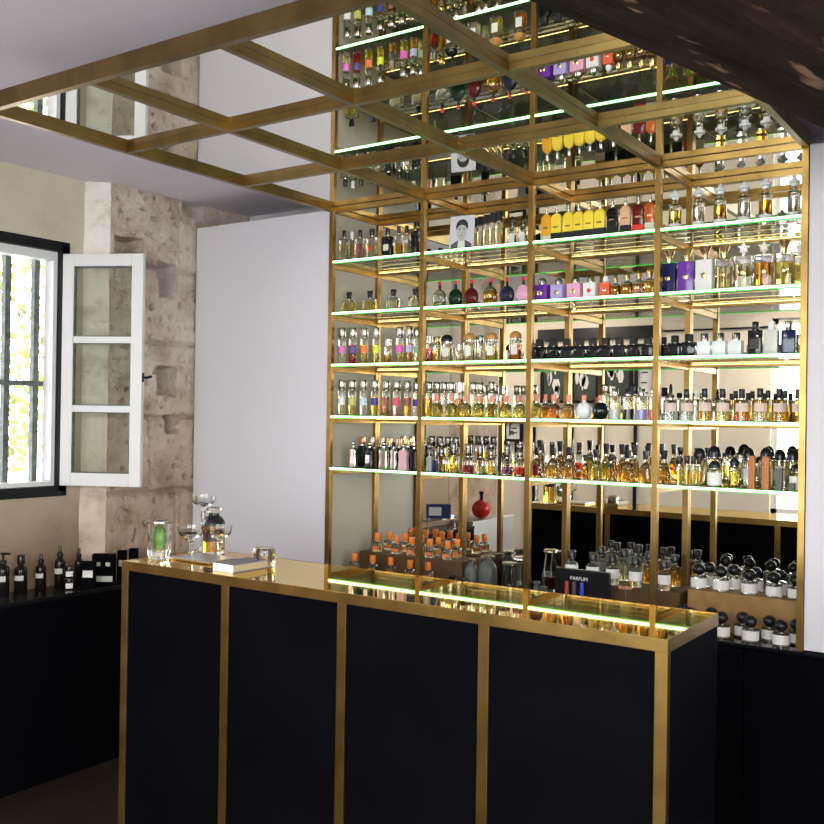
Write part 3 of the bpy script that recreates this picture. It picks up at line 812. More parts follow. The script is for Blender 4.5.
row(0, 1, [(349,15,18,dict(desc='squat pale yellow bottle with black cap', liq='yellow')), (370,15,18,dict(desc='squat pale yellow bottle with black cap', liq='yellow')),
 (393.5,15,18,dict(desc='squat colourless bottle with black cap', liq='pale')), (415,14,18,dict(desc='squat square bottle beside the upright', liq='pale', Y=.09))],
 shape='sq', cf=.33, cw=.42, cap='taper', dr=.55)
tube = dict(shape='rnd', cap='band', capm='silver', cf=.27, cw=1., neck=.01)
row(0, 2, [
 (342,7.4,34,dict(Y=.055, desc='slim bottle with pink label', label='label_pink', liq='pale')),
 (352.6,7.6,34,dict(desc='slim red bottle with dark purple label', label='label_purple', liq='red')),
 (364.3,7.6,34,dict(desc='slim amber bottle with orange label', label='label_orange', liq='yellow')),
 (376,6.6,34,dict(desc='slim bottle with lime label', label='label_lime', liq='yellow')),
 (388,7.4,22,dict(desc='short slim sampler bottle', liq='amber', fill=.5)),
 (399.6,7.6,34,dict(desc='slim bottle with magenta label', label='label_magenta', liq='yellow')),
 (409.3,7.2,34,dict(desc='slim bottle with lilac label', label='label_lilac', liq='amber')),
 (416.5,6,33,dict(desc='slim bottle with green label', label='label_green', liq='pale', Y=.11))],
 **dict(tube, lab=(.42,.70)))
row(0, 3, [
 (341.6,7.4,34,dict(Y=.055, desc='slim bottle with white label', label='label_white', liq='pale')),
 (352,7.8,34,dict(desc='slim bottle with olive label', label='label_olive', liq='yellow')),
 (363.3,7.4,34,dict(desc='slim bottle with pale blue label', label='label_skyblue', liq='clear')),
 (374.7,7.8,34,dict(desc='slim bottle with navy label', label='label_navy', liq='amber')),
 (386,8,34,dict(desc='slim brown-liquid bottle', label='label_brown', liq='brown', lw=.3)),
 (396.6,7.8,34,dict(desc='slim bottle with crimson label', label='label_crimson', liq='rosey')),
 (407.6,7.4,34,dict(desc='slim bottle with brown label', label='label_brown', liq='honey')),
 (416,6,33,dict(desc='slim bottle with deep blue label', label='label_navy', liq='clear', Y=.11))],
 **dict(tube, lab=(.42,.70)))
row(0, 4, [
 (362,9,28,dict(desc='dark bottle with wood-toned cap', glass='green_g', capm='copper')),
 (371,8,28,dict(desc='dark bottle with silver cap', glass='black_glass', capm='silver')),
 (381,8,28,dict(desc='dark bottle with bright cap', glass='black_glass', capm='silver')),
 (389,8,28,dict(desc='dark bottle with gold cap', glass='black_glass', capm='gold')),
 (399,8,28,dict(desc='jet bottle with copper cap', glass='black_glass', capm='copper')),
 (408,9,29,dict(desc='dark bottle with amber cap', glass='black_glass', capm='gold'))], Y=.20, shape='sq', cf=.26, cw=.6, cap='box', row='back')
row(0, 4, [
 (353.4,10.5,25,dict(desc='dark silver ornate flask', glass='silver', capm='silver', cap='ball')),
 (369.5,12,25,dict(desc='glass ornate flask with dark filling', glass='black_glass', capm='silver', cap='ball', label='silver', lw=.5)),
 (384,13,26,dict(desc='chrome ornate flask', glass='silver', capm='silver', cap='ball')),
 (393.6,8,26,dict(desc='narrow chrome-faced flask', glass='silver', capm='black', cap='box')),
 (403.6,12.5,25,dict(desc='pink waisted flask', glass='rose_g', capm='silver', cap='ball')),
 (414,9,27,dict(desc='black flask beside the upright', glass='black_glass', capm='silver', cap='cyl'))], Y=.07, shape='waist', cf=.18, cw=.45, row='front')

# -- second bay
row(1, 0, [(474.5+6.1*k,6.8,29+1.3*k,dict(desc='clear flacon with square black cap', liq='pale', Y=.12)) for k in range(5)], shape='sq', cf=.24, cw=.98, cap='box', capm='black_matte', neck=.02)
row(1, 0, [(512.5,9,25,dict(desc='bottle with white square label', liq='pale')), (523,9,26,dict(desc='bottle with white square label', liq='pale'))], shape='sq', cf=.28, cw=.6, label='label_white', lab=(.2,.7), Y=.10)
row(1, 1, [(439.6,16.6,22.8,dict(desc='round clear disc flask', liq='clear', capm='red')), (455.6,16.1,22.8,dict(desc='round dark green disc flask', glass='green_g', capm='red')),
 (471.4,16.6,22.8,dict(desc='round dark red disc flask', glass='dkred_g', capm='red')), (490.4,17.1,22.8,dict(desc='round gold-flecked disc flask', glass='glass', liq='honey', capm='red', emblem='gold')),
 (507,17.1,22.8,dict(desc='round midnight blue disc flask', glass='plum_g', capm='red')), (523.5,16.6,22.8,dict(desc='round pink disc flask', glass='pink_g', capm='red'))],
 shape='disc', cf=.13, cw=.22, neck=.17, collar='black', dr=.42, Y=.08)
row(1, 2, [
 (429.5,7,24,dict(desc='slim red-liquid bottle', shape='rnd', liq='red', cap='band', capm='silver', cw=1, cf=.28, neck=.01)),
 (437.5,6,24,dict(desc='slim amber-liquid bottle', shape='rnd', liq='amber', cap='band', capm='gold', cw=1, cf=.28, neck=.01, Y=.13)),
 (447,12.5,25,dict(desc='square bottle with domed black cap', liq='pale', cap='dome', capm='black', cw=1.1, cf=.26, label='label_white')),
 (459,6,15,dict(desc='tiny clear sampler bottle', shape='rnd', liq='pale', cap='band', capm='silver', cw=.8, cf=.3)),
 (469.5,12.5,26,dict(desc='square bottle with brown wooden cap', liq='pale', cap='dome', capm='wood_cap', cw=1.12, cf=.24, label='label_white')),
 (480.5,6,24,dict(desc='slim pale bottle with silver cap', shape='rnd', liq='pale', cap='band', capm='silver', cw=1, cf=.28, neck=.01, Y=.13)),
 (491.7,12.5,26,dict(desc='square bottle with brown wooden cap', liq='yellow', cap='dome', capm='wood_cap', cw=1.12, cf=.24, label='label_white')),
 (515.5,12.5,27,dict(desc='square bottle with brown wooden cap', liq='orange', cap='dome', capm='wood_cap', cw=1.12, cf=.24, label='label_white'))], shape='sq', lab=(.30,.75), lw=.62)
row(1, 3, [
 (429,7,33,dict(desc='slim amber tube bottle', liq='amber')), (437,7,33,dict(desc='slim pale tube bottle', liq='pale')), (444,7,33,dict(desc='slim clear tube bottle', liq='clear')),
 (451,7,33,dict(desc='slim clear tube bottle', liq='clear')), (459.5,8.5,33,dict(desc='slim dark red-brown tube bottle', liq='brown')),
 (473.5,7,33,dict(desc='slim pale tube bottle', liq='pale')), (480.5,7,33,dict(desc='slim pale tube bottle', liq='pale')), (491.7,7,34,dict(desc='slim brown tube bottle', liq='brown'))], Y=.17, row='back', **tube)
row(1, 3, [(x,13,20,dict(desc='squat yellow bottle with coral cap', liq='yellow')) for x in (436.7,451.6,465.5,479,491.9,506,519.7)], shape='oct', cf=.28, cw=.42, capm='coral', cap='band', Y=.055, dr=.6, row='front')
for i, x in enumerate((432,440,448,456)):
    row(1, 4, [(x,7,32,dict(desc='tall bottle with dark knurled cap', liq=('clear','brown','amber','amber')[i]))], Y=.20, shape='rnd', cap='band', capm='gunmetal', cw=1., cf=.3, neck=.01, row='back')
row(1, 4, [
 (429.5,8.5,25,dict(desc='grey waisted flask with dark cap', glass='grey_g', cap='band', shape='waist', cw=.7)),
 (435.5,6.5,20,dict(desc='small navy flask', glass='navy_g', cap='cyl', shape='sq', Y=.05)),
 (441.5,10,28,dict(desc='chunky flask of pale liquid', liq='yellow')), (453.5,11.5,28,dict(desc='chunky flask of pale liquid', liq='yellow')),
 (468,12,28,dict(desc='chunky flask of dark red liquid', liq='darkred')), (480,11,28,dict(desc='chunky flask of near-clear liquid', liq='pale')),
 (491,11,29,dict(desc='chunky flask of yellow liquid', liq='yellow')), (507,12,29,dict(desc='chunky flask of purple liquid', liq='purple')),
 (520,11.5,30,dict(desc='chunky flask of red liquid', liq='red'))], shape='sq', cf=.42, cw=.72, cap='band', capm='gunmetal', dr=.8, fill=.5, row='front', neck=.02)

# -- third bay
stand = ('black_matte', .27)
for k, x in enumerate((546.5,556.5,568.3,578.5,589,600)):
    row(2, 0, [(x,11.5 if k < 5 else 12,33-.2*k,dict(desc='amber arched bottle with silver cap' if k == 0 else 'yellow arched bottle with silver cap', glass='amber_gel' if k == 0 else 'yellow_gel', Y=.10-.005*k, base=stand if k else ('cream', .22)))],
        shape='arch', cap='cyl', capm='silver', cf=.20, cw=.30, dr=.45, label='gold', lab=(.50,.56), lw=.5, neck=.01)
row(2, 0, [(612.5,12,32,dict(desc='black arched bottle with silver cap', glass='black_glass', base=stand)), (625.5,11.5,33,dict(desc='peach arched bottle with silver cap', glass='peach_gel', base=stand)),
 (638.5,12.5,33,dict(desc='dark red arched bottle on red stand', glass='red_gel', base=('red', .25))), (650,10,34,dict(desc='orange arched bottle on cream stand', glass='orange_gel', base=('cream', .27)))],
 shape='arch', cap='cyl', capm='silver', cf=.20, cw=.30, dr=.45, label='gold', lab=(.55,.60), lw=.5, Y=.075, neck=.01)
cubek = dict(shape='cube', cap='dome', capm='silver', cw=.58, cf=.27, neck=.05, dr=.75, emblem='gold')
row(2, 1, [(542.5,18.5,20,dict(desc='purple cube bottle', glass='purple_g')), (558.5,16,19,dict(desc='lilac cube bottle', glass='lilac_g')),
 (575.5,17.5,19.5,dict(desc='pink cube bottle', glass='pink_g')), (591,16,19,dict(desc='white cube bottle', glass='white_g', emblem='red')), (605.6,12,18,dict(desc='small red cube bottle', glass='red_g', emblem='silver', capm='white_cap'))], Y=.07, **cubek)
row(2, 1, [(615.5,11.5,19,dict(desc='round golden flask with gold top', liq='honey')), (627,13.5,21,dict(desc='round golden flask with gold top', liq='honey')), (639,14,22,dict(desc='round pinkish golden flask', liq='rosey')),
 (649.5,14,24,dict(desc='round amber flask with gold top', liq='amber'))], shape='oct', cap='dome', capm='gold', cw=.55, cf=.30, emblem='gold', dr=.6, Y=.08)
row(2, 2, [(x,13.4,17.5,dict(desc='black cube bottle with black cap', glass='black_glass', Y=.06+.0*i)) for i, x in enumerate((540,553.6,567,580,593,606,619.6,633.7,648))], shape='cube', cap='box', cw=.60, cf=.34, dr=.7, neck=.02, capm='black_matte')
row(2, 3, [(536.6,11,22,dict(desc='squat yellow bottle with coral cap', liq='yellow')), (545.5,10,22,dict(desc='squat pale orange bottle with coral cap', liq='honey', Y=.11)), (553.6,14,22,dict(desc='squat orange bottle with coral cap', liq='orange')), (568.5,14,22,dict(desc='squat amber bottle with coral cap', liq='honey'))],
 shape='oct', cf=.30, cw=.40, capm='coral', cap='band', dr=.6, Y=.06)
row(2, 3, [(584,15.5,22,dict(desc='white ball bottle', glass='white_glass')), (600.5,16,22,dict(desc='black ball bottle', glass='black_glass'))], shape='sph', cf=.24, cw=.30, cap='band', capm='coral', Y=.07, dr=1)
for x, n, mt in ((615,'grey','two_grey'),(628,'black','black_glass'),(641.8,'pale blue','two_blue'),(652,'red','red_g')):
    row(2, 3, [(x,11.5 if x < 650 else 7,29,dict(desc=f'clear bottle with {n} lower half'))], shape='rnd', cap='cyl', capm='silver' if x != 628 else 'black', cw=.55, cf=.18, liq='pale', label=mt, lab=(.02,.45), lw=1.6, Y=.07)
row(2, 3, [(606,8,33,dict(desc='tall slim bottle behind the two-tone bottles', liq='pale')), (634.5,7,33,dict(desc='slim dark-capped bottle behind the two-tone bottles', liq='clear', capm='black'))], Y=.20, row='back', **tube)
for k, x in enumerate((540,560,606,622,635,648)):
    row(2, 4, [(x,12,33,dict(desc='dark-capped amber flask', liq=('amber','honey','yellow','honey','amber','honey')[k]))], shape='slope', cf=.30, cw=.55, cap='taper', capm='black', Y=.22, row='back')
row(2, 4, [(536.6,12,28,dict(desc='faceted flask of red liquid', liq='darkred')), (553,15,29,dict(desc='faceted flask of amber liquid', liq='amber')), (569,15,30,dict(desc='faceted flask of brown liquid', liq='honey')),
 (585,9,22,dict(desc='narrow faceted flask', liq='honey', Y=.13)), (596,14,29,dict(desc='faceted flask of yellow liquid', liq='yellow')), (611,10,24,dict(desc='narrow faceted flask', liq='amber', Y=.13)),
 (627.5,17,30,dict(desc='faceted flask of brown liquid', liq='honey')), (645.5,14,30,dict(desc='round-bellied faceted flask', liq='amber'))],
 shape='slope', cf=.27, cw=.46, cap='taper', capm='black', Y=.06, dr=.7, fill=.62, row='front')

# -- rightmost bay
row(3, 0, [(675,12.5,36,dict(desc='cylinder bottle of yellow liquid', liq='yellow')), (698.5,11.5,37,dict(desc='cylinder bottle of clear liquid', liq='clear')), (720,12.5,38,dict(desc='cylinder bottle of golden liquid', liq='amber')),
 (744,12.5,38,dict(desc='cylinder bottle of clear liquid', liq='clear')), (765.5,13,39,dict(desc='cylinder bottle of amber liquid', liq='honey')), (794,12,39,dict(desc='cylinder bottle of clear liquid', liq='clear'))],
 shape='rnd', cap='crown', capm='white_cap', cf=.25, cw=.95, neck=.10, collar='glass', label='label_white', lab=(.14,.26), Y=.09)
row(3, 1, [(669,16.5,34,dict(desc='navy square bottle with flared gold stopper', glass='navy_g', capm='gold')), (686.5,18,35,dict(desc='purple square bottle with flared gold stopper', glass='purple_g', capm='gold')),
 (705,18.5,36,dict(desc='white square bottle with flared gold stopper', glass='white_g', capm='copper')), (724,17,36,dict(desc='pale gold square bottle with gold stopper', liq='pale', capm='gold')),
 (743.5,19,38,dict(desc='clear square bottle with white star stopper', liq='pale', cap='star', capm='white_cap')), (764,19,38,dict(desc='peach square bottle with cream star stopper', liq='honey', cap='star', capm='cream')),
 (784,18,38,dict(desc='yellow square bottle with gold stopper', liq='yellow', capm='gold')), (799,10,37,dict(desc='yellow square bottle with pale stopper', liq='yellow', cap='star', capm='white_cap', Y=.13))],
 shape='cube', cap='flare', cf=.27, cw=.74, dr=.55, emblem='gold', Y=.06, neck=.02, dh=4)
row(3, 2, [(664,10,17.5,dict(desc='black cube bottle with black cap', glass='black_glass', Y=.12)), (675,14.5,18,dict(desc='black cube bottle with black cap', glass='black_glass')), (689.3,15.5,19,dict(desc='black cube bottle with black cap', glass='black_glass')),
 (704.6,15,19.5,dict(desc='white cube bottle with silver cap', glass='white_glass', capm='silver')), (720,15,19.5,dict(desc='white cube bottle with silver cap', glass='white_glass', capm='silver')), (736,15.5,19.5,dict(desc='white cube bottle with silver cap', glass='white_glass', capm='silver'))],
 shape='cube', cap='cyl', cw=.62, cf=.34, dr=.7, neck=.02, capm='black_matte', Y=.06)
row(3, 2, [(755.3,14.5,30,dict(desc='tall charcoal bottle with black cap', glass='black_glass', capm='black', label='label_dark')), (771.5,15,30,dict(desc='tall frosted grey bottle', glass='two_grey', capm='white_cap')),
 (788.5,15,30,dict(desc='tall navy-black bottle with chrome cap', glass='navy_g', capm='silver')), (802,8,25,dict(desc='clear bottle beside the right upright', liq='pale', capm='white_cap', Y=.10))],
 shape='cube', cap='cyl', cw=.50, cf=.25, dr=.6, neck=.01, Y=.065)
row(3, 3, [(696,6,28,dict(desc='white-capped vial behind the labelled bottles', capm='white_cap', liq='clear')), (735.5,11,28,dict(desc='black-capped bottle behind the labelled row', liq='pale')), (752.4,11,28,dict(desc='black-capped bottle behind the labelled row', liq='honey')),
 (768,11,29,dict(desc='black-capped bottle behind the labelled row', liq='yellow')), (785,11,29,dict(desc='black-capped bottle behind the labelled row', liq='amber'))], shape='rnd', cap='cyl', cw=.42, cf=.24, Y=.20, row='back')
row(3, 3, [(670.5,14,34,dict(desc='clear labelled bottle with tall atomiser', liq='clear', cap='atom', cf=.38, cw=.5)), (686.5,14,29,dict(desc='clear labelled bottle with black cap', liq='clear')), (704.6,14.5,30,dict(desc='amber labelled bottle with black cap', liq='amber')),
 (722.5,15,30,dict(desc='pale labelled bottle with black cap', liq='yellow')), (741.8,15,30,dict(desc='orange-red labelled bottle with black cap', liq='orange')), (760,15,31,dict(desc='straw-coloured labelled bottle with black cap', liq='pale')),
 (779.5,15,31,dict(desc='honey labelled bottle with black cap', liq='amber')), (797.5,13,31,dict(desc='labelled bottle against the right upright', liq='honey'))], shape='rnd', cap='cyl', cw=.40, cf=.28, label='label_pinkish', lab=(.46,.84), lw=.5, Y=.075, row='front')
row(3, 4, [(664,15,31,dict(desc='amber flask with black cap by the upright', liq='amber', shape='slope', cap='taper', cw=.5, Y=.10)),
 (679,5.5,26,dict(desc='thin vial of golden liquid', liq='yellow')), (687,5.5,27,dict(desc='thin vial of golden liquid', liq='amber')), (693.3,5.5,27,dict(desc='thin vial of golden liquid', liq='yellow')), (699.3,5.5,27,dict(desc='thin vial of golden liquid', liq='amber'))],
 shape='rnd', cap='cyl', cw=.9, cf=.28, Y=.08, row='front')
dome = dict(shape='rnd', cap='dome', capm='black', cf=.29, cw=.80, neck=.02)
row(3, 4, [(699.5,15,34,dict(desc='large bottle with domed black cap', liq='pale')), (714.3,16,37,dict(desc='large bottle with domed black cap', liq='pale')), (734.5,11.5,26,dict(desc='medium bottle with domed black cap', liq='yellow', Y=.17)),
 (748.5,14,36,dict(Y=.225, desc='large white-labelled bottle with domed black cap', liq='clear', label='label_white')), (766,14.5,38,dict(desc='large bottle with domed black cap', liq='pale')), (780,13.5,36,dict(Y=.225, desc='large bottle with domed black cap', liq='clear', label='label_white')),
 (793,15,38,dict(desc='large bottle with domed black cap', liq='yellow'))], Y=.17, row='back', **dome)
row(3, 4, [(714.5,14,24,dict(desc='small white-labelled bottle with domed cap', liq='pale', label='label_white', lab=(.1,.8))), (797,15,25,dict(desc='small white-labelled bottle with domed cap', liq='pale', label='label_white', lab=(.1,.8)))], Y=.055, row='front', **dome)
row(3, 4, [(752,8,31,dict(desc='tan leather-wrapped tube', glass='leather_tan', capm='leather_tan')), (766,8.5,31,dict(desc='tan leather-wrapped tube', glass='leather_tan', capm='leather_tan'))], shape='cube', cap='box', cw=1., cf=.3, dr=.95, neck=.004, Y=.04, row='front')
row(3, 4, [(779,8.5,28,dict(desc='grey spray tube with chrome nozzle', glass='leather_grey', capm='silver', cap='cyl', cw=.35, cf=.25))], shape='cube', dr=.95, neck=.01, Y=.035, row='front')
row(3, 4, [(792,8,8.5,dict(desc='tiny grey cube stopper', glass='leather_grey', capm='leather_grey', cap='box', cw=1, cf=.2))], shape='cube', dr=.95, neck=.004, Y=.015, row='front')

# -- photograph propped on the top shelf of the second bay
def portrait():
    z = LZ[0]+.0055; Y = .055
    X = xat(461, Y, z+.06); s = pr((X, Y, z+.06))[2]
    w, h = 23/s/.86, 36/s
    root = empty('photograph', (X, Y, z), .12, 'black and white portrait photograph of a dark-haired man propped on the top shelf', 'photograph')
    tilt = Matrix.Rotation(-.10, 4, 'X')
    def add(name, m_, mat): m_.xf(tilt).build(name, mat, root)
    add('backing', MB().box((-w/2, 0, 0), (w/2, .002, h)), 'bg_print')
    def ell(cx, cz, rx, rz, y, n=20): return [(cx+rx*math.cos(2*PI*k/n), y, cz+rz*math.sin(2*PI*k/n)) for k in range(n)]
    y = -.0004
    m_ = MB(); m_.poly([(-w*.44,y,.02*h),(w*.44,y,.02*h),(w*.40,y,.20*h),(w*.15,y,.31*h),(-w*.15,y,.31*h),(-w*.42,y,.19*h)])
    add('suit', m_, 'suit_print')
    m_ = MB(); m_.poly([(-w*.16,y-.0003,.02*h),(w*.16,y-.0003,.02*h),(w*.13,y-.0003,.33*h),(-w*.13,y-.0003,.33*h)]); add('shirt', m_, 'paper')
    m_ = MB(); m_.poly(ell(0, .70*h, w*.25, .20*h, y-.0006)); add('hair', m_, 'hair')
    m_ = MB(); m_.poly([(w*.215*math.cos(2*PI*k/28), y-.0009, .55*h+(.235*h if math.sin(2*PI*k/28) < 0 else .19*h)*math.sin(2*PI*k/28)) for k in range(28)]); m_.poly([(-w*.1,y-.0009,.28*h),(w*.1,y-.0009,.28*h),(w*.1,y-.0009,.4*h),(-w*.1,y-.0009,.4*h)]); add('face', m_, 'skin_print')
    m_ = MB()
    for sx in (-1, 1): m_.poly(ell(sx*w*.09, .60*h, w*.05, .014*h, y-.0012, 10)); m_.poly([(sx*w*.15,y-.0012,.635*h),(sx*w*.04,y-.0012,.635*h),(sx*w*.04,y-.0012,.65*h),(sx*w*.15,y-.0012,.652*h)])
    m_.poly(ell(0, .44*h, w*.07, .010*h, y-.0012, 10)); m_.poly([(-w*.015,y-.0012,.51*h),(w*.03,y-.0012,.50*h),(w*.02,y-.0012,.57*h)])
    add('features', m_, 'suit_print')
    MB().poly([(0,.0022,h*.6),(w*.06,.035,0),(-w*.06,.035,0)]).build('prop', 'paper', root)
portrait()

# ---------------------------------------------------------------- things on the back cabinet
def step(px0, px1, py_top, Yf, Yb_, label, mat='step_wood'):
    xa = xat(px0, Yf, BZ); xb = xat(px1, Yf, BZ)
    zt = at((px0+px1)/2, py_top, 1, Yf).z
    o = MB().box((xa, Yf, BZ+.0005), (xb, Yb_, zt), .002).build('display_step', mat)
    tag(o, label, 'display riser')
    return zt
ST0 = step(348, 440, 578.5, .05, .135, 'low brown wooden riser in front of the taller left one')
ST1 = step(359, 461, 556.5, .17, .355, 'brown wooden riser carrying the orange-capped bottles')
ST3 = step(563, 679, 586.5, .13, .355, 'brown wooden riser carrying white-labelled bottles behind the counter')
ST4 = step(687, 803, 592.5+3, .15, .355, 'brown wooden riser at the right with black ball-capped bottles', 'step_golden')
oc = dict(shape='sq', cap='cyl', capm='orange_cap', cf=.40, cw=.62, liq='pale', label='label_orange', lab=(.22,.55), lw=.75, dr=.6, neck=.06)
for x in (377.5,396.8,411.8,430,447.5):
    bottle(x, 10.5, 18.5, ST1, .205, desc='orange-capped bottle', loc='front of the wooden riser', row='up', **oc)
for x in (389.5,405,421.5,438.5,457):
    bottle(x, 10.5, 18.5, ST1, .285, desc='orange-capped bottle', loc='back of the wooden riser', row='up', **oc)
for x in (354.7,372.6,390.8,410,428):
    bottle(x, 10.5, 18.5, ST0, .095, desc='orange-capped bottle', loc='on the low riser in front', row='up', **oc)
bc = dict(shape='rnd', cap='ball', capm='black', cf=.45, cw=.78, liq='clear', label='label_white', lab=(.18,.86), neck=.03, dr=1)
for x in (699,721,749.5,774,796): bottle(x, 16, 25, ST4, .19, desc='ball-capped bottle', loc='front row of the right riser', row='a', **bc)
for x in (709,734,756,780,797): bottle(x, 15, 24.5, ST4, .265, desc='ball-capped bottle', loc='back row of the right riser', row='a', **bc)
for x in (691,721.5,750.5,781): bottle(min(x, 798.5), 16.5, 26, BZ, .045, desc='ball-capped bottle', loc='front row below the right riser', row='a', **bc)
for x in (683,711.5,742.5,769.5,796.5): bottle(x, 16, 25, BZ, .11, desc='ball-capped bottle', loc='back row below the right riser', row='a', **bc)
wl = dict(shape='shoulder', cap='cyl', capm='black', cf=.25, cw=.60, liq='clear', label='label_white', lab=(.30,.74), neck=.03)
for x, l in ((571.7,1),(592.7,1),(612.5,1),(635.5,1),(664,1)): bottle(x, 13, 29, ST3, .165, desc='white-labelled bottle', loc='front row of the middle riser', row='a', **wl)
for x, lq in ((601,'clear'),(624,'pale'),(649,'honey'),(675,'amber')):
    bottle(x, 12.5, 31, ST3, .29, desc='unlabelled bottle', loc='back row of the middle riser', row='a', **dict(wl, label=None, liq=lq))

def jar_set():
    Y = .16
    def spot(px, Y, z=BZ): return xat(px, Y, z+.05), pr((xat(px, Y, z+.05), Y, z+.05))[2]
    # tall grey ceramic bottles with arched shoulders
    def cer(px, w, h, Y, lab, mat='stone_grey', lid=True):
        X, s = spot(px, Y); r = w/s/2; H = h/s
        root = empty('ceramic_bottle', (X, Y, BZ), 0, lab, 'bottle', 'grey ceramic bottles behind the counter')
        MB().lathe([(r*.9,0),(r,.03*H),(r,.62*H),(r*.92,.72*H),(r*.68,.82*H),(r*.5,.86*H),(r*.5,.92*H)], 24).build('bottle_body', mat, root, smooth=40)
        MB().lathe([(r*.55,.9*H),(r*.78,.93*H),(r*.78,.97*H),(r*.6,H)], 24).build('stopper', 'silver' if lid else mat, root, smooth=40)
    cer(471, 14, 36, .20, 'tall grey ceramic bottle with flat silver stopper left of the arched one')
    cer(487.5, 19, 41, .22, 'tallest grey ceramic bottle with silver stopper in the middle bay')
    cer(482.5, 7.5, 17, .05, 'small grey ceramic vial, leftmost of the front three', lid=False)
    cer(489, 8, 18, .10, 'small grey ceramic vial behind the leftmost front vial', lid=False)
    cer(502.5, 8.5, 18, .04, 'small grey ceramic vial standing alone before the glass jars', lid=False)
    cer(537, 9, 24, .17, 'slim grey ceramic bottle just right of the third upright', lid=False)
    cer(543.5, 10, 22, .13, 'pale grey ceramic bottle with flat lid beside the metal canister', lid=False)
    def jar(px, w, h, Y, lab):
        X, s = spot(px, Y); r = w/s/2; H = h/s
        root = empty('glass_jar', (X, Y, BZ), 0, lab, 'jar', 'glass jars behind the counter')
        MB().lathe([(r*.8,0),(r,.04*H),(r,.6*H),(r*.8,.85*H),(r*.8,.9*H),(r*.77,.9*H),(r*.77,.84*H),(r*.96,.6*H),(r*.96,.06*H),(0,.05*H)], 24, closed=False).build('jar_body', 'glass', root, smooth=40)
        MB().lathe([(r*.72,.07*H),(r*.93,.09*H),(r*.93,.35*H),(0,.36*H)], 20).build('contents', 'dkred_g', root, smooth=40)
        MB().lathe([(r*.85,.9*H),(r*1.05,.93*H),(r*1.05,.97*H),(r*.9,H)], 24).build('lid', 'silver', root, smooth=40)
    jar(509.5, 15, 41, .14, 'tall glass jar with silver lid left of the upright')
    jar(519, 14, 44, .22, 'tall glass jar with silver lid close behind the upright')
    def can(px, w, h, Y, lab):
        X, s = spot(px, Y); r = w/s/2; H = h/s
        root = empty('metal_cup', (X, Y, BZ), 0, lab, 'cup', 'metal cups behind the counter')
        MB().lathe([(r*.95,0),(r,.03*H),(r,.9*H),(r*1.08,.93*H),(r*1.08,H),(r*.94,H),(r*.93,.05*H),(0,.04*H)], 24, closed=False).build('cup_body', 'silver', root, smooth=40)
        MB().tube([(-r,0,H*.8),(-r*1.5,0,H*.7),(-r*1.5,0,H*.35),(-r,0,H*.25)], r*.09).build('handle', 'black', root, smooth=60)
    can(451, 10, 22, .10, 'small dark metal cup left of the other metal cup')
    can(464, 11, 21, .08, 'small dark metal cup beside the grey ceramic bottles')
    can(538, 13, 18, .07, 'metal canister right of the third upright')
jar_set()

def tester_tray():
    Y = .03
    xa, xb = xat(552, Y, BZ), xat(606, Y, BZ); H = at(580, 571, 1, Y).z-BZ
    root = empty('tester_stand', ((xa+xb)/2, Y, BZ), 0, 'black display stand with pale lettering holding small testers', 'display stand')
    w = (xb-xa)/2
    MB().box((-w, .02, 0), (w, .05, H), .004).box((-w, -.05, 0), (w, .0195, .085), .002).build('stand_body', 'black', root)
    cu = bpy.data.curves.new('t', 'FONT'); cu.body = 'PARFUM'; cu.size = .021; cu.align_x = 'CENTER'; cu.extrude = .0003
    ob = bpy.data.objects.new('t', cu); COL.objects.link(ob); bpy.context.view_layer.update()
    me = bpy.data.meshes.new_from_object(ob.evaluated_get(bpy.context.evaluated_depsgraph_get())); bpy.data.objects.remove(ob)
    me.materials.append(MATS['paper']); o = bpy.data.objects.new('lettering', me); COL.objects.link(o); o.parent = root
    o.location = (-.01, .0192, H*.78); o.rotation_euler = (PI/2, 0, 0)
    for px, mt, nm in ((566.5,'lipstick_red','red'),(573.7,'lipstick_dark','dark grey'),(581.5,'lipstick_blue','blue')):
        X = xat(px, Y-.02, BZ+.03)
        r = empty('lipstick', (X, Y-.02, BZ+.0855), 0, f'{nm} lipstick-sized tube in front of the black stand', 'tube', 'small tubes in the tester stand')
        MB().lathe([(.0085,0),(.0085,.038),(.008,.040)], 16).build('tube_body', mt, r, smooth=40)
        MB().lathe([(.0078,.040),(.0078,.061),(.006,.064)], 16).build('cap', mt, r, smooth=40)
tester_tray()
def flower_():
    Y = .06; X = xat(625, Y, BZ+.06); P = at(625, 589, 1, Y)
    root = empty('dried_flower', (X, Y, BZ), 0, 'small dried orange-brown flower right of the black stand', 'flower')
    MB().tube([(0,0,0),(.004,0,(P.z-BZ)*.6),(0,0,P.z-BZ)], .002).build('stem', 'iron', root)
    m_ = MB()
    for k in range(14):
        a = k*2.4; r = .004+.0016*k
        m_.lathe([(0,-.008),(.007,0),(0,.008)], 6, r*math.cos(a), r*math.sin(a)*.6)
    m_.xf(Matrix.Translation((0,0,P.z-BZ+.004))); m_.build('petals', 'dried', root)
flower_()

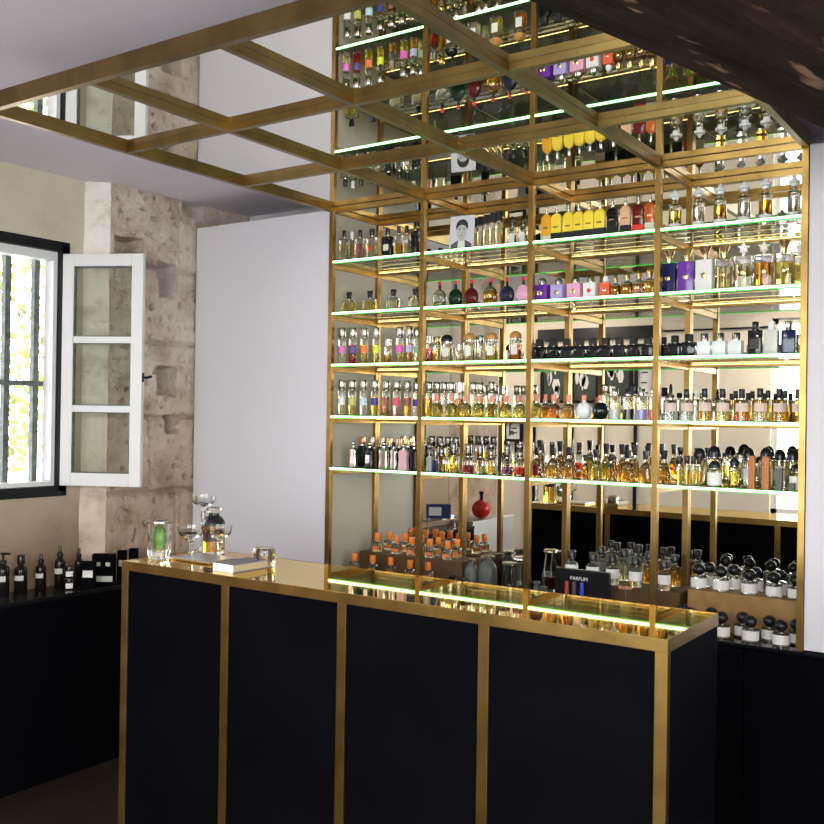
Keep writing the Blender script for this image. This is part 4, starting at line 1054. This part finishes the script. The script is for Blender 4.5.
# ---------------------------------------------------------------- things on the counter
def on_counter():
    def base(px, py): return at(px, py, 2, KZ)
    z = KZ+.0008
    # cut-glass tumbler with a green fruit
    P = base(159, 558.5); s = pr(P)[2]; r = 24/s/2; H = 38/s
    root = empty('tumbler', (P.x, P.y, z), 0, 'cut-glass tumbler with a green candle and silver rim at the left end of the counter', 'tumbler')
    m_ = MB(); seg = 20
    prof = [(.80,0),(.86,.05),(.90,.3),(.95,.7),(1.,1.),(.93,1.),(.88,.7),(.82,.25),(0,.16)]
    m_.lathe([(a*r, b*H*.93) for a, b in prof], seg, closed=False)
    for v in m_.bm.verts:
        if v.co.z < H*.62 and v.co.xy.length > r*.84:
            k = round(math.atan2(v.co.y, v.co.x)/(2*PI/seg)); v.co.xy = v.co.xy*(1.07 if k % 2 else .93)
    m_.build('glass_body', 'glass', root, smooth=20)
    MB().lathe([(r*.2,.22*H),(r*.50,.30*H),(r*.60,.5*H),(r*.56,.74*H),(r*.2,.86*H),(0,.87*H)], 20).build('candle', 'green_fruit', root, smooth=60)
    MB().lathe([(r*1.0,.925*H),(r*1.14,.95*H),(r*1.14,.985*H),(r*.7,H),(r*.7,.985*H),(r*1.0,.95*H)], 28, closed=False).build('rim', 'silver', root, smooth=40)
    def coupe(px, py, w, h, lab, bf):
        P = base(px, py); s = pr(P)[2]; r = w/s/2; H = h/s; q = 1-bf
        root = empty('coupe_glass', (P.x, P.y, z), 0, lab, 'coupe glass', 'coupe glasses on the counter')
        MB().lathe([(r*.62,0),(r*.6,.02*H),(r*.26,.07*H),(r*.17,.14*q*H),(r*.20,.30*q*H),(r*.15,.40*q*H),(r*.20,.62*q*H),(r*.24,.80*q*H),(r*.16,.90*q*H),(r*.26,.985*q*H),(0,.99*q*H)], 10).build('stem', 'glass', root, smooth=20)
        f = lambda t: (q+bf*t)*H
        MB().lathe([(r*.24,f(0)),(r*.70,f(.16)),(r*.92,f(.42)),(r*.99,f(.75)),(r,f(1)),(r*.96,f(1)),(r*.95,f(.75)),(r*.87,f(.46)),(r*.66,f(.24)),(0,f(.12))], 32, closed=False).build('bowl', 'glass', root, smooth=50)
    coupe(190.5, 558, 26, 32, 'clear coupe glass between the tumbler and the amber bottle', .40)
    coupe(203, 550.5, 24, 55, 'tallest clear coupe glass standing behind the others', .20)
    coupe(219.5, 557.5, 24, 32, 'clear coupe glass directly in front of the amber bottle', .42)
    # amber bottle
    P = base(213.5, 553); s = pr(P)[2]; r = 22/s/2; H = 46/s
    root = empty('amber_bottle', (P.x, P.y, z), -.25, 'round-shouldered bottle of amber liquid with black neck and label', 'bottle')
    R = [(0,.94,.94,1),(.03,1,1,1),(.58,1,1,1),(.68,.95,.95,1),(.76,.72,.72,1),(.80,.42,.42,1),(.88,.40,.40,1)]
    R = [(a*H, b*r, c*r, d) for a, b, c, d in R]
    MB().loft(R, 7).build('bottle_body', 'glass', root, smooth=40)
    MB().loft(clip(R, .04*H, .62*H, .93), 7).build('liquid', 'liq_amber', root, smooth=40)
    MB().lathe([(r*1.02,.60*H),(r*.98,.685*H),(r*.75,.77*H),(r*.47,.82*H),(r*.47,.86*H),(0,.862*H)], 24).build('neck_cover', 'black', root, smooth=50)
    MB().lathe([(r*.5,.865*H),(r*.68,.89*H),(r*.68,.98*H),(r*.5,H),(0,H)], 24).build('stopper', 'glass', root, smooth=50)
    m_ = MB(); n = 14; lo = []; hi_ = []
    for k in range(n+1):
        a = -PI/2-.10+1.9*k/n
        lo.append(m_.bm.verts.new((r*1.012*math.cos(a), r*1.012*math.sin(a), .27*H))); hi_.append(m_.bm.verts.new((r*1.012*math.cos(a), r*1.012*math.sin(a), .47*H)))
    for k in range(n): m_.bm.faces.new((lo[k], lo[k+1], hi_[k+1], hi_[k]))
    m_.build('label', 'label_dark', root, smooth=60)
    # silver tray
    A = base(172, 561.5); B = base(213, 567.5); C = base(236, 557.5); D = base(196, 553.5)
    c = (A+B+C+D)/4
    root = empty('silver_tray', (c.x, c.y, z), math.atan2((B-A).y, (B-A).x), 'flat silver magazine-sized tray lying under the glasses', 'tray')
    w = (B-A).length/2; d = .075
    MB().box((-w, -d, 0), (w, d, .006), .002).build('tray_base', 'gold', root)
    MB().box((-w+.006, -d+.006, .0062), (w-.006, d-.006, .009), .001).build('tray_surface', 'tray_metal', root)
    # book
    F = base(213, 570.5); G = base(233, 573.5); Hc = base(264, 567)
    ang = math.atan2((G-F).y, (G-F).x); w = (G-F).length; dd = (Hc-G).length
    root = empty('book', (F.x, F.y, z), ang, 'thick book with grey cover and white page edges lying on the counter', 'book')
    th = .026
    MB().box((.002, .002, .003), (w-.002, dd-.002, th-.003)).build('pages', 'page_tan', root)
    MB().box((.0005, -.0012, 0), (w-.0005, .0019, th)).build('spine', 'paper', root)
    MB().box((0, 0, 0), (w, dd, .003)).box((0, 0, th-.003), (w, dd, th)).build('cover', 'book_grey', root)
    # low thick glass holder
    P = base(264, 566); s = pr(P)[2]; r = 23/s/2; H = 18/s
    root = empty('glass_holder', (P.x, P.y, z), 0, 'low thick-walled glass candle holder with dark filling', 'candle holder')
    MB().lathe([(r*.88,0),(r*.95,.05*H),(r,.5*H),(r,.94*H),(r*.96,H),(r*.78,H),(r*.74,.3*H),(0,.28*H)], 32, closed=False).build('glass_body', 'glass', root, smooth=40)
    MB().lathe([(r*.70,.31*H),(r*.72,.8*H),(r*.3,.84*H),(0,.82*H)], 24).build('filling', 'wick', root, smooth=40)
on_counter()

# ---------------------------------------------------------------- things on the low cabinet
def low_bottles():
    X = -.885
    def base(px): 
        P = at(px, 595, 0, X); return P.y, pr((X, P.y, LCZ))[2]
    pbr('amber_dark', (.008,.005,.004), .14); pbr('label_ivory', (.55,.55,.48), .6)
    def bot(px, w, h, kind, lab, X=X, label=True):
        P = at(px, 595, 0, X); s = pr((X, P.y, LCZ))[2]; r = w/s/2; H = h/s
        root = empty('dark_bottle', (X, P.y, LCZ), .5, lab, 'bottle', 'dark apothecary bottles on the low cabinet')
        MB().lathe([(r*.92,0),(r,.02*H),(r,.58*H),(r*.93,.65*H),(r*.6,.70*H),(r*.42,.72*H),(r*.42,.76*H)], 20).build('bottle_body', 'amber_dark', root, smooth=40)
        if kind == 'cap': MB().lathe([(r*.58,.76*H),(r*.6,.77*H),(r*.6,.99*H),(r*.55,H)], 20).build('cap', 'black', root, smooth=40)
        elif kind == 'drop': MB().lathe([(r*.55,.74*H),(r*.55,.84*H),(r*.3,.86*H),(r*.3,.96*H),(r*.2,H)], 16).build('dropper', 'black', root, smooth=40)
        else:
            m_ = MB().lathe([(r*.55,.74*H),(r*.55,.82*H),(r*.18,.83*H),(r*.18,.95*H)], 16); m_.box((-r*.3, -r*.2, .95*H), (r*1.1, r*.2, H)); m_.build('pump', 'black', root, smooth=40)
        if label:
            m_ = MB(); n = 10; lo = []; hi_ = []
            for k in range(n+1):
                a = -PI/2-.9+1.8*k/n
                lo.append(m_.bm.verts.new((r*1.015*math.cos(a), r*1.015*math.sin(a), .34*H))); hi_.append(m_.bm.verts.new((r*1.015*math.cos(a), r*1.015*math.sin(a), .47*H)))
            for k in range(n): m_.bm.faces.new((lo[k], lo[k+1], hi_[k+1], hi_[k]))
            m_.build('label', 'label_ivory', root, smooth=60)
    bot(2.5, 13, 43, 'pump', 'dark pump bottle at the left edge of the photo', X=-.99)
    bot(20.5, 12.5, 38, 'cap', 'dark wide-capped bottle second from the window end', X=-.99)
    bot(40.5, 10.3, 35.5, 'drop', 'slim dark dropper bottle between the capped and the tall one', X=-.99)
    bot(59.5, 10.5, 41, 'drop', 'tall dark dropper bottle behind the small stacked jars', X=-.975)
    bot(78.5, 8.5, 37, 'drop', 'slim dark dropper bottle behind the small black box', X=-.96, label=False)
    # two small stacked jars
    P = at(69.5, 591, 0, -.90); s = pr((-.90, P.y, LCZ))[2]; r = 11/s/2; h = 11.8/s
    for k in range(2):
        root = empty('small_jar', (-.90, P.y, LCZ+k*(h+.0004)), .5, ('lower' if k == 0 else 'upper')+' of two small black jars stacked on the low cabinet', 'jar')
        MB().lathe([(r*.95,0),(r,.05*h),(r,.62*h),(r*.95,.66*h)], 20).build('jar_body', 'amber_dark', root, smooth=40)
        MB().lathe([(r*1.02,.67*h),(r*1.02,.96*h),(r*.95,h)], 20).build('lid', 'black', root, smooth=40)
        m_ = MB(); n = 10; lo = []; hi_ = []
        for q in range(n+1):
            a = -PI/2-.3+1.3*q/n
            lo.append(m_.bm.verts.new((r*1.02*math.cos(a), r*1.02*math.sin(a), .12*h))); hi_.append(m_.bm.verts.new((r*1.02*math.cos(a), r*1.02*math.sin(a), .55*h)))
        for q in range(n): m_.bm.faces.new((lo[q], lo[q+1], hi_[q+1], hi_[q]))
        m_.build('label', 'label_white', root, smooth=60)
    def carton(px, w, h, X, lab, kind):
        P = at(px, 595, 0, X); s = pr((X, P.y, LCZ))[2]; W = w/s; H = h/s
        root = empty('carton', (X, P.y, LCZ), .62, lab, 'box')
        MB().box((-W/2, -.018, 0), (W/2, .018, H), .0015).build('box_body', 'black_panel', root)
        if kind == 'label': MB().box((-W*.38, -.0187, H*.42), (W*.38, -.018, H*.68)).build('label', 'label_white', root)
        if kind == 'set':
            MB().box((-W*.44, -.0187, H*.12), (W*.44, -.018, H*.30)).build('label', 'label_ivory', root)
            for sx in (-1, 1): MB().box((sx*W*.22-W*.1, -.0187, H*.62), (sx*W*.22+W*.1, -.018, H*.74)).build('label', 'label_ivory', root)
        if kind == 'pair':
            MB().box((-W*.3, -.0187, H*.5), (W*.1, -.018, H*.7)).build('label', 'label_ivory', root)
    carton(88.5, 13, 27, -.85, 'small black box with white label beside the gift box', 'label')
    carton(103.5, 22, 31, -.872, 'wide black gift box with ivory band and two small labels', 'set')
    carton(121.5, 8, 31, -.885, 'narrow black box with pale mark by the counter end', 'pair')
    carton(133, 8, 31, -.885, 'plain narrow black box nearest the pier', '')
    # seen only in the mirrors: blue box and red round flask on the low cabinet
    root = empty('glass_riser', (-.89, -1.66, LCZ), 0, 'low glass shelf on steel feet standing on the low cabinet', 'riser')
    MB().box((-.05,-.26,.078),(.055,.26,.086)).build('shelf', 'shelf_glass', root)
    for sx in (-.04, .045):
        for sy in (-.25, .25): MB().lathe([(.005,0),(.005,.078)], 10, sx, sy).build('leg', 'silver', root)
    root = empty('carton', (-.89, -1.62, LCZ+.0862), -.6, 'dark blue box with pale label on the low glass shelf', 'box')
    MB().box((-.09,-.03,0),(.09,.03,.10),.002).build('box_body','box_blue',root); MB().box((-.07,.03,.02),(.02,.031,.08)).build('label','label_white',root)
    root = empty('round_flask', (-.90, -2.26, .8603), 0, 'glossy red round flask on the steel cabinet', 'flask')
    MB().lathe([(.075*math.cos(a), .075+.075*math.sin(a)) for a in [-PI/2*.8+PI*.9*k/14 for k in range(15)]], 24).build('flask_body','deep_red',root,smooth=50)
    MB().lathe([(.014,.146),(.014,.19),(.018,.195),(.018,.215)], 16).build('stopper','black',root,smooth=40)
low_bottles()

# ---------------------------------------------------------------- names for the bottles
ORD = ['first','second','third','fourth','fifth','sixth','seventh','eighth','ninth','tenth']
byk = {}
for it in LOG: byk.setdefault((it[2], it[1]), []).append(it)
for (loc, desc), its in byk.items():
    its.sort(key=lambda t: t[4])
    for k, it in enumerate(its):
        tag(it[0], (f'{ORD[k]} {desc} from left, {loc}' if len(its) > 1 else f'{desc}, {loc}'), 'perfume bottle', f'perfume bottles, {loc}')

# ---------------------------------------------------------------- light
w = bpy.data.worlds.new('world'); sc.world = w; w.use_nodes = True
bg = w.node_tree.nodes['Background']; bg.inputs['Color'].default_value = (.90,.93,1.,1); bg.inputs['Strength'].default_value = 13.0
def portal(loc, rot, sx, sy):
    l = bpy.data.lights.new('daylight_portal', 'AREA'); l.shape = 'RECTANGLE'; l.size = sx; l.size_y = sy; l.cycles.is_portal = True
    o = bpy.data.objects.new('daylight_portal', l); o.location = loc; o.rotation_euler = rot; COL.objects.link(o)
portal((XWALL-.1, (WY0+WY1)/2, (WZ0+WZ1)/2), (0, -PI/2, 0), WZ1-WZ0, WY1-WY0)
portal(((SX0+SX1)/2, YF-.1, (SZ0+SZ1)/2), (PI/2, 0, 0), SX1-SX0, SZ1-SZ0)
portal((XR+.1, (RY0+RY1)/2, (RZ0+RZ1)/2), (0, PI/2, 0), RZ1-RZ0, RY1-RY0)

def add_fill(loc, power, col, size=None):
    l = bpy.data.lights.new('fill_light', 'AREA' if size else 'POINT'); l.energy = power; l.color = col
    if size: l.shape = 'DISK'; l.size = size
    else: l.shadow_soft_size = .3
    o = bpy.data.objects.new('fill_light', l); o.location = loc; COL.objects.link(o)
add_fill((3.7, -4.2, 1.9), 95, (1.,.95,.90))  # unseen fill light added behind the camera to lift the ceiling
for x in (-2.2, -1.2, 1.0): add_fill((x, -4.45, CEIL-.02), 26, (1.,.90,.76), .35)  # unseen fill lights added to brighten the mirrored front wall

sc.view_settings.view_transform = 'Standard'
sc.view_settings.look = 'None'
sc.view_settings.exposure = 0
cy = sc.cycles
cy.max_bounces = 14; cy.glossy_bounces = 10; cy.transmission_bounces = 10; cy.transparent_max_bounces = 24; cy.diffuse_bounces = 4
cy.caustics_reflective = True; cy.caustics_refractive = True; cy.blur_glossy = .5; cy.sample_clamp_indirect = 6
cy.use_denoising = True
